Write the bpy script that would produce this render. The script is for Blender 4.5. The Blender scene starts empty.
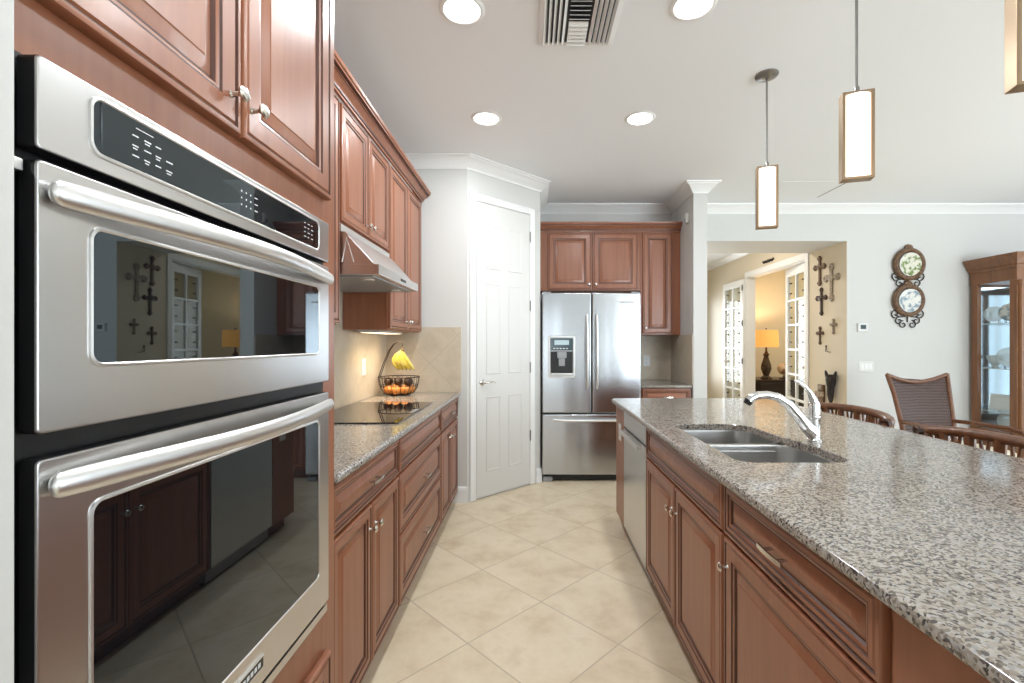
import bpy, bmesh, math, random
from mathutils import Vector, Matrix
random.seed(7)
R = math.radians
SC = bpy.context.scene
COL = SC.collection

# ------------------------------------------------------------------ camera
cd = bpy.data.cameras.new('camera')
cam = bpy.data.objects.new('camera', cd); COL.objects.link(cam)
cam.location = (0, 0, 1.315); cam.rotation_euler = (R(90), 0, 0)
cd.sensor_width = 36.0; cd.lens = 465.0/1024*36
cd.shift_x = -20.0/1024; cd.shift_y = 1.8/1024
cd.clip_start = .05; cd.clip_end = 100
SC.camera = cam

# ------------------------------------------------------------------ world, exposure
SC.view_settings.view_transform = 'Standard'
SC.view_settings.look = 'None'
SC.view_settings.gamma = 1.0
SC.view_settings.exposure = 0.18
SC.view_settings.use_curve_mapping = False
W = bpy.data.worlds.new('sky'); SC.world = W; W.use_nodes = True
bg = W.node_tree.nodes['Background']
bg.inputs[0].default_value = (.80, .90, 1.0, 1); bg.inputs[1].default_value = 1.6

# ------------------------------------------------------------------ daylight through the windows
def area(name, loc, rot, sx, sy, power, color):
    l = bpy.data.lights.new(name, 'AREA'); l.shape = 'RECTANGLE'; l.size = sx; l.size_y = sy
    l.energy = power; l.spread = R(105); l.color = color
    o = bpy.data.objects.new(name, l); COL.objects.link(o); o.location = loc; o.rotation_euler = rot
    return o
DAY = (.86, .94, 1.0)
area('daylight_rear', (5.2, -4.96, 1.30), (R(90), 0, 0), 4.0, 2.2, 34, DAY)
area('daylight_rear_door', (.48, -4.96, 1.25), (R(90), 0, 0), .62, 2.2, 5, DAY)
area('daylight_right', (7.46, 1.6, 1.30), (R(90), 0, R(90)), 4.4, 2.2, 22, DAY)
# added upward-tilted lamps at the windows that brighten the ceiling
area('added_uplight_rear', (5.2, -4.9, 1.25), (R(125), 0, 0), 4.0, 2.2, 215, (.83, .925, 1))
area('added_uplight_right', (7.40, 1.6, 1.25), (R(125), 0, R(90)), 4.4, 2.2, 28, (.83, .925, 1))
area('daylight_hall', (2.95, 9.26, 1.35), (R(90), 0, R(180)), .8, 1.6, 16, DAY)

# ------------------------------------------------------------------ materials
def nmat(name):
    m = bpy.data.materials.new(name); m.use_nodes = True
    nt = m.node_tree
    return m, nt, nt.nodes['Principled BSDF']
def pset(b, **k):
    mp = dict(col='Base Color', rough='Roughness', metal='Metallic', ior='IOR', coat='Coat Weight', coatr='Coat Roughness',
              trans='Transmission Weight', alpha='Alpha', ec='Emission Color', es='Emission Strength', aniso='Anisotropic', sss='Subsurface Weight', sheen='Sheen Weight')
    for a, v in k.items():
        if a in ('col', 'ec') and len(v) == 3: v = (*v, 1)
        b.inputs[mp[a]].default_value = v
def plain(name, col, rough=.5, **k):
    m, nt, b = nmat(name); pset(b, col=col, rough=rough, **k)
    return m
def node(nt, typ, **k):
    n = nt.nodes.new(typ)
    for a, v in k.items(): setattr(n, a, v)
    return n
def texco(nt, scale=(1, 1, 1), out='Object'):
    tc = node(nt, 'ShaderNodeTexCoord'); mp = node(nt, 'ShaderNodeMapping')
    mp.inputs['Scale'].default_value = scale
    nt.links.new(tc.outputs[out], mp.inputs[0])
    return mp.outputs[0]
def ramp(nt, src, stops):
    r = node(nt, 'ShaderNodeValToRGB')
    el = r.color_ramp.elements
    while len(el) < len(stops): el.new(.5)
    for e, (p, c) in zip(el, stops): e.position = p; e.color = (*c, 1)
    nt.links.new(src, r.inputs[0])
    return r.outputs[0]
def noise(nt, vec, scale, detail=3, rough=.5):
    n = node(nt, 'ShaderNodeTexNoise'); n.inputs['Scale'].default_value = scale
    n.inputs['Detail'].default_value = detail; n.inputs['Roughness'].default_value = rough
    if vec: nt.links.new(vec, n.inputs['Vector'])
    return n.outputs['Fac']
def bump(nt, b, h, strength=.2, dist=.002):
    n = node(nt, 'ShaderNodeBump'); n.inputs['Strength'].default_value = strength; n.inputs['Distance'].default_value = dist
    nt.links.new(h, n.inputs['Height']); nt.links.new(n.outputs[0], b.inputs['Normal'])
def wood(name, c0, c1, rough=.36, coat=.15, scale=(26, 26, 1.8)):
    m, nt, b = nmat(name)
    f = noise(nt, texco(nt, scale), 1.0, 5, .6)
    nt.links.new(ramp(nt, f, [(.3, c0), (.7, c1)]), b.inputs['Base Color'])
    pset(b, rough=rough, coat=coat, coatr=.18)
    return m
CHERRY = wood('cherry_wood', (.255, .089, .043), (.332, .127, .063))
GLAZE = plain('dark_glaze', (.085, .030, .018), .4)
TOEM = wood('toe_wood', (.15, .055, .032), (.19, .07, .042))
OAK = wood('oak_wood', (.16, .061, .019), (.25, .103, .036), .4, .2)
RATT = wood('rattan_cane', (.105, .038, .016), (.20, .078, .031), .35, .3, (40, 40, 40))
DARKW = plain('dark_wood', (.018, .011, .009), .4)

def paint(name, col, rough=.6):
    m, nt, b = nmat(name); pset(b, col=col, rough=rough)
    bump(nt, b, noise(nt, texco(nt), 260, 2), .04, .001)
    return m
WALL = paint('wall_paint', (.635, .63, .605))
WALLC = paint('cream_paint', (.72, .63, .49))
CEIL = paint('ceiling_paint', (.905, .925, .95), .75)
TRIM = plain('trim_paint', (.86, .86, .85), .35)
DOORP = plain('door_paint', (.70, .69, .665), .38)

def granite(name, tint=1.0):
    m, nt, b = nmat(name)
    v = texco(nt)
    warp = node(nt, 'ShaderNodeTexNoise'); warp.inputs['Scale'].default_value = 60; nt.links.new(v, warp.inputs['Vector'])
    add = node(nt, 'ShaderNodeVectorMath', operation='MULTIPLY_ADD')
    nt.links.new(warp.outputs['Color'], add.inputs[0]); add.inputs[1].default_value = (.008, .008, .008); nt.links.new(v, add.inputs[2])
    vo = node(nt, 'ShaderNodeTexVoronoi'); vo.inputs['Scale'].default_value = 200; nt.links.new(add.outputs[0], vo.inputs['Vector'])
    sp = node(nt, 'ShaderNodeSeparateColor'); nt.links.new(vo.outputs['Color'], sp.inputs[0])
    big = noise(nt, v, 7, 3)
    mx = node(nt, 'ShaderNodeMath', operation='MULTIPLY_ADD'); nt.links.new(big, mx.inputs[0]); mx.inputs[1].default_value = .5
    sub = node(nt, 'ShaderNodeMath', operation='ADD'); nt.links.new(sp.outputs[0], mx.inputs[2]); nt.links.new(mx.outputs[0], sub.inputs[0]); sub.inputs[1].default_value = -.25
    c = ramp(nt, sub.outputs[0], [(0, (.045, .04, .04)), (.14, (.10, .086, .078)), (.30, (.20, .168, .138)), (.46, (.31, .265, .22)),
                                   (.64, (.38, .335, .285)), (.82, (.43, .40, .36)), (1, (.30, .29, .28))])
    nt.links.new(c, b.inputs['Base Color'])
    pset(b, rough=.11, ior=1.42)
    return m
GRAN = granite('granite')

def steel(name, col, rough, stretch=(2, 2, 160), wavy=0):
    m, nt, b = nmat(name)
    f = noise(nt, texco(nt, stretch), 4, 3)
    r = node(nt, 'ShaderNodeMapRange'); r.inputs[3].default_value = rough-.006; r.inputs[4].default_value = rough+.006
    nt.links.new(f, r.inputs[0]); nt.links.new(r.outputs[0], b.inputs['Roughness'])
    pset(b, col=col, metal=1.0)
    if wavy: bump(nt, b, noise(nt, texco(nt, (4.5, 4.5, .5)), 1.0, 1), wavy, .006)
    return m
STEEL = steel('stainless_steel', (.64, .635, .63), .28, wavy=.6)
FSTEEL = steel('fridge_steel', (.50, .515, .535), .22, wavy=1.0)
STEELH = steel('handle_steel', (.74, .735, .725), .36)
SINKM = steel('sink_steel', (.56, .55, .54), .30, (40, 40, 2))
CHROME = plain('chrome', (.82, .82, .82), .08, metal=1.0)
NICKEL = plain('brushed_nickel', (.72, .69, .64), .25, metal=1.0)
PEWTER = plain('pewter', (.30, .29, .28), .35, metal=1.0)
BRONZE = plain('dark_bronze', (.045, .028, .02), .45, metal=.6)
IRON = plain('wrought_iron', (.035, .028, .024), .5, metal=.5)
GOLDF = plain('champagne_metal', (.36, .26, .17), .36, metal=.9)
BLACKG = plain('black_glass', (.004, .005, .006), .02, ior=2.0)
OVENG = plain('oven_window_glass', (.004, .005, .007), .015, ior=1.95)
OVENG.node_tree.nodes['Principled BSDF'].inputs['Specular Tint'].default_value = (.74, .90, 1, 1)
BLACKP = plain('black_plastic', (.008, .008, .009), .4)
WHITEP = plain('white_plastic', (.72, .72, .70), .4)
GREYP = plain('grey_plastic', (.32, .33, .34), .4)
MARK = plain('printed_mark', (.75, .78, .8), .5)
LCD = plain('lcd', (.05, .08, .09), .15)
def pane_glass():
    m = bpy.data.materials.new('clear_glass'); m.use_nodes = True; nt = m.node_tree; nt.nodes.clear()
    out = node(nt, 'ShaderNodeOutputMaterial'); mx = node(nt, 'ShaderNodeMixShader'); lw = node(nt, 'ShaderNodeLayerWeight'); pw = node(nt, 'ShaderNodeMath', operation='POWER'); pw.inputs[1].default_value = 5
    fr = node(nt, 'ShaderNodeMath', operation='MULTIPLY_ADD'); fr.inputs[1].default_value = .07; fr.inputs[2].default_value = .03
    nt.links.new(lw.outputs['Facing'], pw.inputs[0]); nt.links.new(pw.outputs[0], fr.inputs[0])
    tr = node(nt, 'ShaderNodeBsdfTransparent'); tr.inputs[0].default_value = (.96, .98, .98, 1)
    gl = node(nt, 'ShaderNodeBsdfGlossy'); gl.inputs['Roughness'].default_value = .02
    nt.links.new(fr.outputs[0], mx.inputs[0]); nt.links.new(tr.outputs[0], mx.inputs[1]); nt.links.new(gl.outputs[0], mx.inputs[2]); nt.links.new(mx.outputs[0], out.inputs[0])
    return m
GLASS = pane_glass()
CRYSTAL = plain('crystal', (.88, .93, .93), .05, trans=.55, ior=1.45)
PORC = plain('porcelain', (.78, .80, .78), .15, coat=.5)
CREAM = plain('cream_cushion', (.72, .64, .50), .8)
def emit(name, col, s):
    m, nt, b = nmat(name); pset(b, col=(.9, .9, .9), rough=.4, ec=col, es=s)
    return m
BULB = emit('downlight_lens', (1, .97, .92), 14)
SHADEG = emit('opal_glass', (1, .91, .78), 1.6)
LAMPSH = plain('lit_lamp_shade', (.70, .38, .10), .8, ec=(1, .50, .13), es=.55)
HOODL = plain('hood_lamp_glass', (.75, .73, .68), .2)

def floor_tile():
    m, nt, b = nmat('floor_tile')
    tc = node(nt, 'ShaderNodeTexCoord'); s = node(nt, 'ShaderNodeSeparateXYZ'); nt.links.new(tc.outputs['Object'], s.inputs[0])
    def lin(op, off, per):
        a = node(nt, 'ShaderNodeMath', operation=op); nt.links.new(s.outputs['Y'], a.inputs[0]); nt.links.new(s.outputs['X'], a.inputs[1])
        c = node(nt, 'ShaderNodeMath', operation='SUBTRACT'); nt.links.new(a.outputs[0], c.inputs[0]); c.inputs[1].default_value = off-20*per
        d = node(nt, 'ShaderNodeMath', operation='DIVIDE'); nt.links.new(c.outputs[0], d.inputs[0]); d.inputs[1].default_value = per
        fr = node(nt, 'ShaderNodeMath', operation='FRACT'); nt.links.new(d.outputs[0], fr.inputs[0])
        fl = node(nt, 'ShaderNodeMath', operation='FLOOR'); nt.links.new(d.outputs[0], fl.inputs[0])
        p = node(nt, 'ShaderNodeMath', operation='PINGPONG'); nt.links.new(d.outputs[0], p.inputs[0]); p.inputs[1].default_value = .5
        return p.outputs[0], fl.outputs[0]
    p1, i1 = lin('ADD', 2.41, .655); p2, i2 = lin('SUBTRACT', 2.32, .668)
    mn = node(nt, 'ShaderNodeMath', operation='MINIMUM'); nt.links.new(p1, mn.inputs[0]); nt.links.new(p2, mn.inputs[1])
    g = node(nt, 'ShaderNodeMapRange'); g.inputs[1].default_value = .004; g.inputs[2].default_value = .0085
    nt.links.new(mn.outputs[0], g.inputs[0])
    cb = node(nt, 'ShaderNodeCombineXYZ'); nt.links.new(i1, cb.inputs[0]); nt.links.new(i2, cb.inputs[1])
    wn = node(nt, 'ShaderNodeTexWhiteNoise', noise_dimensions='3D'); nt.links.new(cb.outputs[0], wn.inputs['Vector'])
    off = node(nt, 'ShaderNodeVectorMath', operation='MULTIPLY_ADD'); nt.links.new(wn.outputs['Color'], off.inputs[0]); off.inputs[1].default_value = (9, 9, 9); nt.links.new(tc.outputs['Object'], off.inputs[2])
    f = noise(nt, off.outputs[0], 4.5, 7, .62)
    c = ramp(nt, f, [(.30, (.58, .46, .30)), (.47, (.69, .575, .41)), (.60, (.74, .63, .465)), (.75, (.64, .515, .355))])
    mx = node(nt, 'ShaderNodeMix', data_type='RGBA'); nt.links.new(g.outputs[0], mx.inputs['Factor'])
    mx.inputs['A'].default_value = (.50, .405, .29, 1); nt.links.new(c, mx.inputs['B'])
    nt.links.new(mx.outputs['Result'], b.inputs['Base Color'])
    pset(b, rough=.30, ior=1.45)
    bump(nt, b, g.outputs[0], .3, .002)
    return m
FLOORM = floor_tile()
def splash_tile():
    m, nt, b = nmat('backsplash_tile')
    tc = node(nt, 'ShaderNodeTexCoord'); s = node(nt, 'ShaderNodeSeparateXYZ'); nt.links.new(tc.outputs['Object'], s.inputs[0])
    h = node(nt, 'ShaderNodeMath', operation='ADD'); nt.links.new(s.outputs['X'], h.inputs[0]); nt.links.new(s.outputs['Y'], h.inputs[1])
    outs = []
    for op in ('ADD', 'SUBTRACT'):
        a = node(nt, 'ShaderNodeMath', operation=op); nt.links.new(h.outputs[0], a.inputs[0]); nt.links.new(s.outputs['Z'], a.inputs[1])
        d = node(nt, 'ShaderNodeMath', operation='DIVIDE'); nt.links.new(a.outputs[0], d.inputs[0]); d.inputs[1].default_value = .46
        p = node(nt, 'ShaderNodeMath', operation='PINGPONG'); nt.links.new(d.outputs[0], p.inputs[0]); p.inputs[1].default_value = .5
        outs.append(p.outputs[0])
    mn = node(nt, 'ShaderNodeMath', operation='MINIMUM'); nt.links.new(outs[0], mn.inputs[0]); nt.links.new(outs[1], mn.inputs[1])
    g = node(nt, 'ShaderNodeMapRange'); g.inputs[1].default_value = .004; g.inputs[2].default_value = .010; nt.links.new(mn.outputs[0], g.inputs[0])
    f = noise(nt, tc.outputs['Object'], 5, 6, .6)
    c = ramp(nt, f, [(.3, (.48, .40, .30)), (.55, (.58, .50, .39)), (.75, (.52, .43, .32))])
    mx = node(nt, 'ShaderNodeMix', data_type='RGBA'); nt.links.new(g.outputs[0], mx.inputs['Factor'])
    mx.inputs['A'].default_value = (.47, .395, .30, 1); nt.links.new(c, mx.inputs['B'])
    nt.links.new(mx.outputs['Result'], b.inputs['Base Color']); pset(b, rough=.42)
    return m
SPLASH = splash_tile()
def weave():
    m, nt, b = nmat('woven_rattan')
    v = texco(nt)
    w1 = node(nt, 'ShaderNodeTexWave', bands_direction='X'); w1.inputs['Scale'].default_value = 22; w1.inputs['Distortion'].default_value = 1.5
    w2 = node(nt, 'ShaderNodeTexWave', bands_direction='Z'); w2.inputs['Scale'].default_value = 13; w2.inputs['Distortion'].default_value = 1.5
    nt.links.new(v, w1.inputs[0]); nt.links.new(v, w2.inputs[0])
    mu = node(nt, 'ShaderNodeMath', operation='MULTIPLY'); nt.links.new(w1.outputs['Fac'], mu.inputs[0]); nt.links.new(w2.outputs['Fac'], mu.inputs[1])
    nt.links.new(ramp(nt, mu.outputs[0], [(0, (.025, .010, .007)), (.5, (.09, .038, .024)), (1, (.19, .09, .058))]), b.inputs['Base Color'])
    pset(b, rough=.45); bump(nt, b, mu.outputs[0], .6, .004)
    return m
WEAVE = weave()
def spotted(name, c0, c1, scale, rough=.45, stops=(.4, .6)):
    m, nt, b = nmat(name)
    nt.links.new(ramp(nt, noise(nt, texco(nt), scale, 4), [(stops[0], c0), (stops[1], c1)]), b.inputs['Base Color'])
    pset(b, rough=rough)
    return m
BANANA = spotted('banana_skin', (.60, .46, .05), (.68, .56, .14), 14)
BANTIP = plain('banana_tip', (.10, .07, .02), .6)
ORANGE = spotted('orange_skin', (.62, .20, .03), (.70, .29, .07), 60)
AVO = spotted('avocado_skin', (.03, .018, .012), (.07, .035, .02), 60)
PLATE1 = spotted('green_painted_china', (.16, .24, .06), (.72, .70, .58), 22, .2, (.40, .52))
PLATE2 = spotted('blue_painted_china', (.22, .30, .36), (.74, .73, .68), 18, .2, (.40, .52))
GLOBEM = spotted('globe_map', (.30, .16, .08), (.62, .48, .30), 9, .35, (.45, .52))
CARV = spotted('carved_bronze', (.010, .007, .007), (.026, .018, .016), 40, .65)
CROSSW = spotted('carved_brown', (.09, .045, .022), (.20, .11, .055), 50, .5)
CROSSP = spotted('pewter_and_wood', (.20, .14, .09), (.42, .34, .25), 60, .45)

# ------------------------------------------------------------------ mesh builder
class MB:
    def __init__(s): s.v = []; s.f = []; s.mi = []; s.mats = []
    def mat(s, m):
        if m not in s.mats: s.mats.append(m)
        return s.mats.index(m)
    def add(s, vs, fs, m):
        i = len(s.v); k = s.mat(m); s.v += [Vector(p) for p in vs]
        for f in fs: s.f.append([i+q for q in f]); s.mi.append(k)
    def box(s, x0, x1, y0, y1, z0, z1, m, bev=0.0):
        x0, x1 = sorted((x0, x1)); y0, y1 = sorted((y0, y1)); z0, z1 = sorted((z0, z1))
        bm = bmesh.new(); bmesh.ops.create_cube(bm, size=1)
        for q in bm.verts: q.co = ((x0+x1)/2+q.co.x*(x1-x0), (y0+y1)/2+q.co.y*(y1-y0), (z0+z1)/2+q.co.z*(z1-z0))
        bev = min(bev, .45*min(x1-x0, y1-y0, z1-z0))
        if bev > 0: bmesh.ops.bevel(bm, geom=bm.edges[:], offset=bev, segments=2, profile=.5, affect='EDGES')
        bm.verts.index_update()
        s.add([q.co.copy() for q in bm.verts], [[q.index for q in f.verts] for f in bm.faces], m); bm.free()
        return s
    def loft(s, loops, m, cap0=True, cap1=True, closed=True, bandm=None):
        n = len(loops[0])
        for k in range(len(loops)-1):
            mm = bandm[k] if bandm and bandm[k] else m
            vs = list(loops[k])+list(loops[k+1]); fs = []
            for j in range(n if closed else n-1):
                q = (j+1) % n; fs.append([j, q, n+q, n+j])
            s.add(vs, fs, mm)
        if cap0: s.add(loops[0], [list(range(n))[::-1]], m)
        if cap1: s.add(loops[-1], [list(range(n))], bandm[-1] if bandm and len(bandm) == len(loops) and bandm[-1] else m)
        return s
    def panel(s, O, a, b, n, w, h, rings, m, gm=None):
        O, a, b, n = map(Vector, (O, a, b, n)); loops = []; bands = []
        for r in rings:
            i, d = r[0], r[1]
            loops.append([O+a*x+b*y+n*d for x, y in ((i, i), (w-i, i), (w-i, h-i), (i, h-i))])
            bands.append(gm if len(r) > 2 else None)
        return s.loft(loops, m, True, True, True, bands[1:])
    def tube(s, pts, r, m, n=10, cap=True, closed=False):
        pts = [Vector(p) for p in pts]; N = len(pts)
        rr = r if isinstance(r, (list, tuple)) else [r]*N
        loops = []; up = None
        for i, p in enumerate(pts):
            if closed: t = (pts[(i+1) % N]-pts[i-1])
            else: t = pts[min(i+1, N-1)]-pts[max(i-1, 0)]
            t = t.normalized() if t.length > 1e-9 else Vector((0, 0, 1))
            if up is None:
                up = Vector((0, 0, 1)) if abs(t.z) < .9 else Vector((1, 0, 0))
            x = up-t*up.dot(t)
            x = x.normalized() if x.length > 1e-6 else t.orthogonal().normalized()
            up = x; y = t.cross(x)
            loops.append([p+(x*math.cos(2*math.pi*k/n)+y*math.sin(2*math.pi*k/n))*rr[i] for k in range(n)])
        if closed: loops.append(loops[0]); cap = False
        return s.loft(loops, m, cap, cap)
    def lathe(s, prof, c, m, n=24, axis=(0, 0, 1), bandm=None, sx=1.0, sy=1.0):
        c = Vector(c); ax = Vector(axis).normalized()
        x = ax.orthogonal().normalized() if abs(ax.z) < .99 else Vector((1, 0, 0)); y = ax.cross(x)
        if abs(ax.z) < .99: x = Vector((0, 0, 1))-ax*ax.z; x.normalize(); y = ax.cross(x)
        loops = [[c+ax*z+(x*math.cos(2*math.pi*k/n)*sx+y*math.sin(2*math.pi*k/n)*sy)*max(r, 1e-5) for k in range(n)] for r, z in prof]
        return s.loft(loops, m, True, True, True, bandm)
    def prism(s, poly, f0, f1, m):
        """poly: 2-D points, f0/f1 map a 2-D point to the front / back 3-D point"""
        return s.loft([[f0(*p) for p in poly], [f1(*p) for p in poly]], m)
    def sphere(s, c, r, m, n=16, k=10, sz=1.0):
        prof = [(r*math.sin(math.pi*i/k), -r*sz*math.cos(math.pi*i/k)) for i in range(k+1)]
        return s.lathe(prof, c, m, n)

OFF = {}
def link(name, me, parent=None):
    o = bpy.data.objects.new(name, me); COL.objects.link(o)
    if parent is not None: o.parent = parent; OFF[o] = OFF.get(parent, Vector((0, 0, 0)))
    return o
def obj(name, mb, parent=None, base=None, smooth=32):
    """one mesh object; mesh built in world (or the thing's local) coordinates"""
    off = OFF.get(parent, Vector((0, 0, 0))) if parent is not None else Vector(base or (0, 0, 0))
    me = bpy.data.meshes.new(name)
    me.from_pydata([p-off for p in mb.v], [], mb.f)
    for m in mb.mats: me.materials.append(m)
    me.polygons.foreach_set('material_index', mb.mi)
    bm = bmesh.new(); bm.from_mesh(me)
    if smooth: bmesh.ops.remove_doubles(bm, verts=bm.verts[:], dist=1e-6)
    bmesh.ops.recalc_face_normals(bm, faces=bm.faces[:])
    bm.to_mesh(me); bm.free()
    if smooth: me.shade_smooth(); me.set_sharp_from_angle(angle=R(smooth))
    o = link(name, me, parent)
    if smooth: wn = o.modifiers.new('weighted_normals', 'WEIGHTED_NORMAL'); wn.keep_sharp = True; wn.weight = 60
    if parent is None: o.location = off
    return o
def thing(name, label, cat, loc=(0, 0, 0), group=None, rz=0, local=False):
    o = bpy.data.objects.new(name, None); COL.objects.link(o)
    o.location = loc; o.rotation_euler = (0, 0, rz); o.empty_display_size = .1
    o['label'] = label; o['category'] = cat
    if group: o['group'] = group
    OFF[o] = Vector((0, 0, 0)) if local else Vector(loc)
    return o
def tag(o, label, cat, group=None):
    o['label'] = label; o['category'] = cat
    if group: o['group'] = group
    return o
def struct(name, mb, parent=None, base=None):
    o = obj(name, mb, parent, base)
    if parent is None: o['kind'] = 'structure'
    return o
def copy_tree(o, parent=None):
    c = o.copy(); COL.objects.link(c)
    if parent is not None: c.parent = parent
    OFF[c] = OFF.get(o, Vector((0, 0, 0)))
    for ch in list(o.children): copy_tree(ch, c)
    return c
def place(root, loc, rz, label):
    c = copy_tree(root); c.location = loc; c.rotation_euler = (0, 0, rz); c['label'] = label
    return c

def rrect(x0, x1, y0, y1, r, k=6):
    pts = []
    for cx, cy, a0 in ((x1-r, y1-r, 0), (x0+r, y1-r, 90), (x0+r, y0+r, 180), (x1-r, y0+r, 270)):
        for i in range(k+1):
            a = R(a0+90*i/k); pts.append((cx+r*math.cos(a), cy+r*math.sin(a)))
    return pts
def sweep(path, prof, m, mb=None, glaze=()):
    """profile (offset to the right of travel, z) swept along a 2-D path with mitres"""
    mb = mb or MB(); N = len(path); P = [Vector(p) for p in path]; nor = []
    for i in range(N-1):
        d = (P[i+1]-P[i]).normalized(); nor.append(Vector((d.y, -d.x)))
    loops = []
    for i in range(N):
        if i == 0: mi = nor[0]
        elif i == N-1: mi = nor[-1]
        else:
            b = (nor[i-1]+nor[i]).normalized(); mi = b/max(b.dot(nor[i]), .2)
        loops.append([Vector((P[i].x+mi.x*o, P[i].y+mi.y*o, z)) for o, z in prof])
    mb.loft(loops, m)
    n = len(prof)
    for k in glaze:                      # thin glazed line lying in a step of the moulding
        (o0, z0), (o1, z1) = prof[k], prof[k+1]
        pr = [(o0+.0006, z0-.0006), (o1+.0006, z1-.0006), (o1+.0008, z1+.0002), (o0+.0008, z0+.0002)]
        ll = []
        for i in range(N):
            if i == 0: mi = nor[0]
            elif i == N-1: mi = nor[-1]
            else:
                b = (nor[i-1]+nor[i]).normalized(); mi = b/max(b.dot(nor[i]), .2)
            ll.append([Vector((P[i].x+mi.x*o, P[i].y+mi.y*o, z)) for o, z in pr])
        mb.loft(ll, GLAZE)
    return mb

# ------------------------------------------------------------------ room shell
CE = 2.845
FX, FY = 7.5, -5.0                      # far right wall, rear wall
struct('floor', MB().box(-1.35, FX+.1, FY-.1, 9.5, -.06, 0, FLOORM))
struct('ceiling', MB().box(-1.35, FX+.1, FY-.1, 9.5, CE, CE+.06, CEIL))
struct('wall_left', MB().box(-1.33, -1.21, .487, 3.84, 0, CE, WALL))
struct('wall_left_near', MB().box(-1.33, -.54, FY, .487, 0, CE, WALL, .004))
PA, PB = Vector((-.535, 3.84)), Vector((.079, 4.43))
w = MB()
poly = [(-1.33, 3.84), (PA.x, PA.y), (PB.x, PB.y), (PB.x, 5.29), (PB.x-.1, 5.29), (PB.x-.1, PB.y+.05), (PA.x-.04, 3.94), (-1.33, 3.94)]
w.prism(poly, lambda x, y: (x, y, 0), lambda x, y: (x, y, CE), WALL)
struct('wall_pantry', w)
HX0, HX1, HZ = 1.946, 3.50, 2.452        # opening to the hall
w = MB(); w.box(PB.x, HX0, 5.17, 5.29, 0, CE, WALL); w.box(HX1+.003, FX, 5.17, 5.29, 0, CE, WALL); w.box(HX1, HX1+.003, 5.17, 5.29, HZ, CE, WALL)
w.box(HX0, HX1, 5.17, 5.87, HZ, CE, WALL)
struct('wall_back', w)
struct('wall_column', MB().box(1.548, 1.682, 4.46, 5.17, 0, CE, WALL, .004))
w = MB(); w.box(HX1, HX1+.003, 5.171, 5.29, 0, HZ, WALLC); w.box(HX1, HX1+.12, 5.29, 5.93, 0, HZ, WALLC); w.box(HX1, HX1+.12, 5.87, 5.93, HZ, CE, WALLC)
w.box(HX1, HX1+.12, 5.93, 7.55, 2.39, CE, WALLC); w.box(HX1, HX1+.12, 7.55, 9.3, 0, CE, WALLC)
struct('wall_hall_right', w)
w = MB(); w.box(HX0-.12, HX0, 5.29, 9.3, 0, CE, WALLC)
struct('wall_hall_left', w)
w = MB(); w.box(HX0-.12, 2.5, 9.3, 9.42, 0, CE, WALLC); w.box(3.4, 3.62, 9.3, 9.42, 0, CE, WALLC); w.box(2.5, 3.4, 9.3, 9.42, 2.15, CE, WALLC); w.box(2.5, 3.4, 9.3, 9.42, 0, .55, WALLC)
struct('wall_hall_end', w)
YEL = paint('yellow_paint', (.84, .76, .57)); w = MB(); w.box(3.62, 6.6, 9.0, 9.12, 0, CE, YEL); w.box(6.5, 6.6, 5.29, 9.0, 0, CE, YEL)
struct('wall_study', w)
# rear and right walls with their window openings (they let the daylight in)
w = MB(); w.box(-.54, .15, FY-.12, FY, 0, CE, WALL); w.box(.8, 3.2, FY-.12, FY, 0, CE, WALL); w.box(7.2, FX+.1, FY-.12, FY, 0, CE, WALL)
w.box(3.2, 7.2, FY-.12, FY, 2.42, CE, WALL); w.box(3.2, 7.2, FY-.12, FY, 0, .08, WALL); w.box(.15, .8, FY-.12, FY, 2.42, CE, WALL); w.box(.15, .8, FY-.12, FY, 0, .08, WALL)
struct('wall_rear', w)
w = MB(); w.box(FX, FX+.12, FY, -.6, 0, CE, WALL); w.box(FX, FX+.12, 3.8, 5.29, 0, CE, WALL)
w.box(FX, FX+.12, -.6, 3.8, 2.42, CE, WALL); w.box(FX, FX+.12, -.6, 3.8, 0, .2, WALL)
struct('wall_right', w)
def window(i, ax, c, a0, a1, z0, z1, n):
    f = MB()
    def bx(u0, u1, q0, q1):
        if ax == 'y': f.box(u0, u1, c-.03, c+.03, q0, q1, TRIM)
        else: f.box(c-.03, c+.03, u0, u1, q0, q1, TRIM)
    bx(a0, a1, z0, z0+.05); bx(a0, a1, z1-.05, z1)
    for k in range(n+1):
        u = a0+(a1-a0)*k/n; bx(max(a0, u-.03), min(a1, u+.03), z0, z1)
    o = struct('window_%d' % i, f)
    g = MB()
    if ax == 'y': g.box(a0, a1, c-.004, c+.004, z0, z1, GLASS)
    else: g.box(c-.004, c+.004, a0, a1, z0, z1, GLASS)
    obj('window_glass', g, o)
window(1, 'y', FY-.08, 3.2, 7.2, .08, 2.42, 4)
window(4, 'y', FY-.08, .15, .8, .08, 2.42, 1)
window(2, 'x', FX+.08, -.6, 3.8, .2, 2.42, 4)
window(3, 'y', 9.36, 2.5, 3.4, .55, 2.15, 1)

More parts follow.
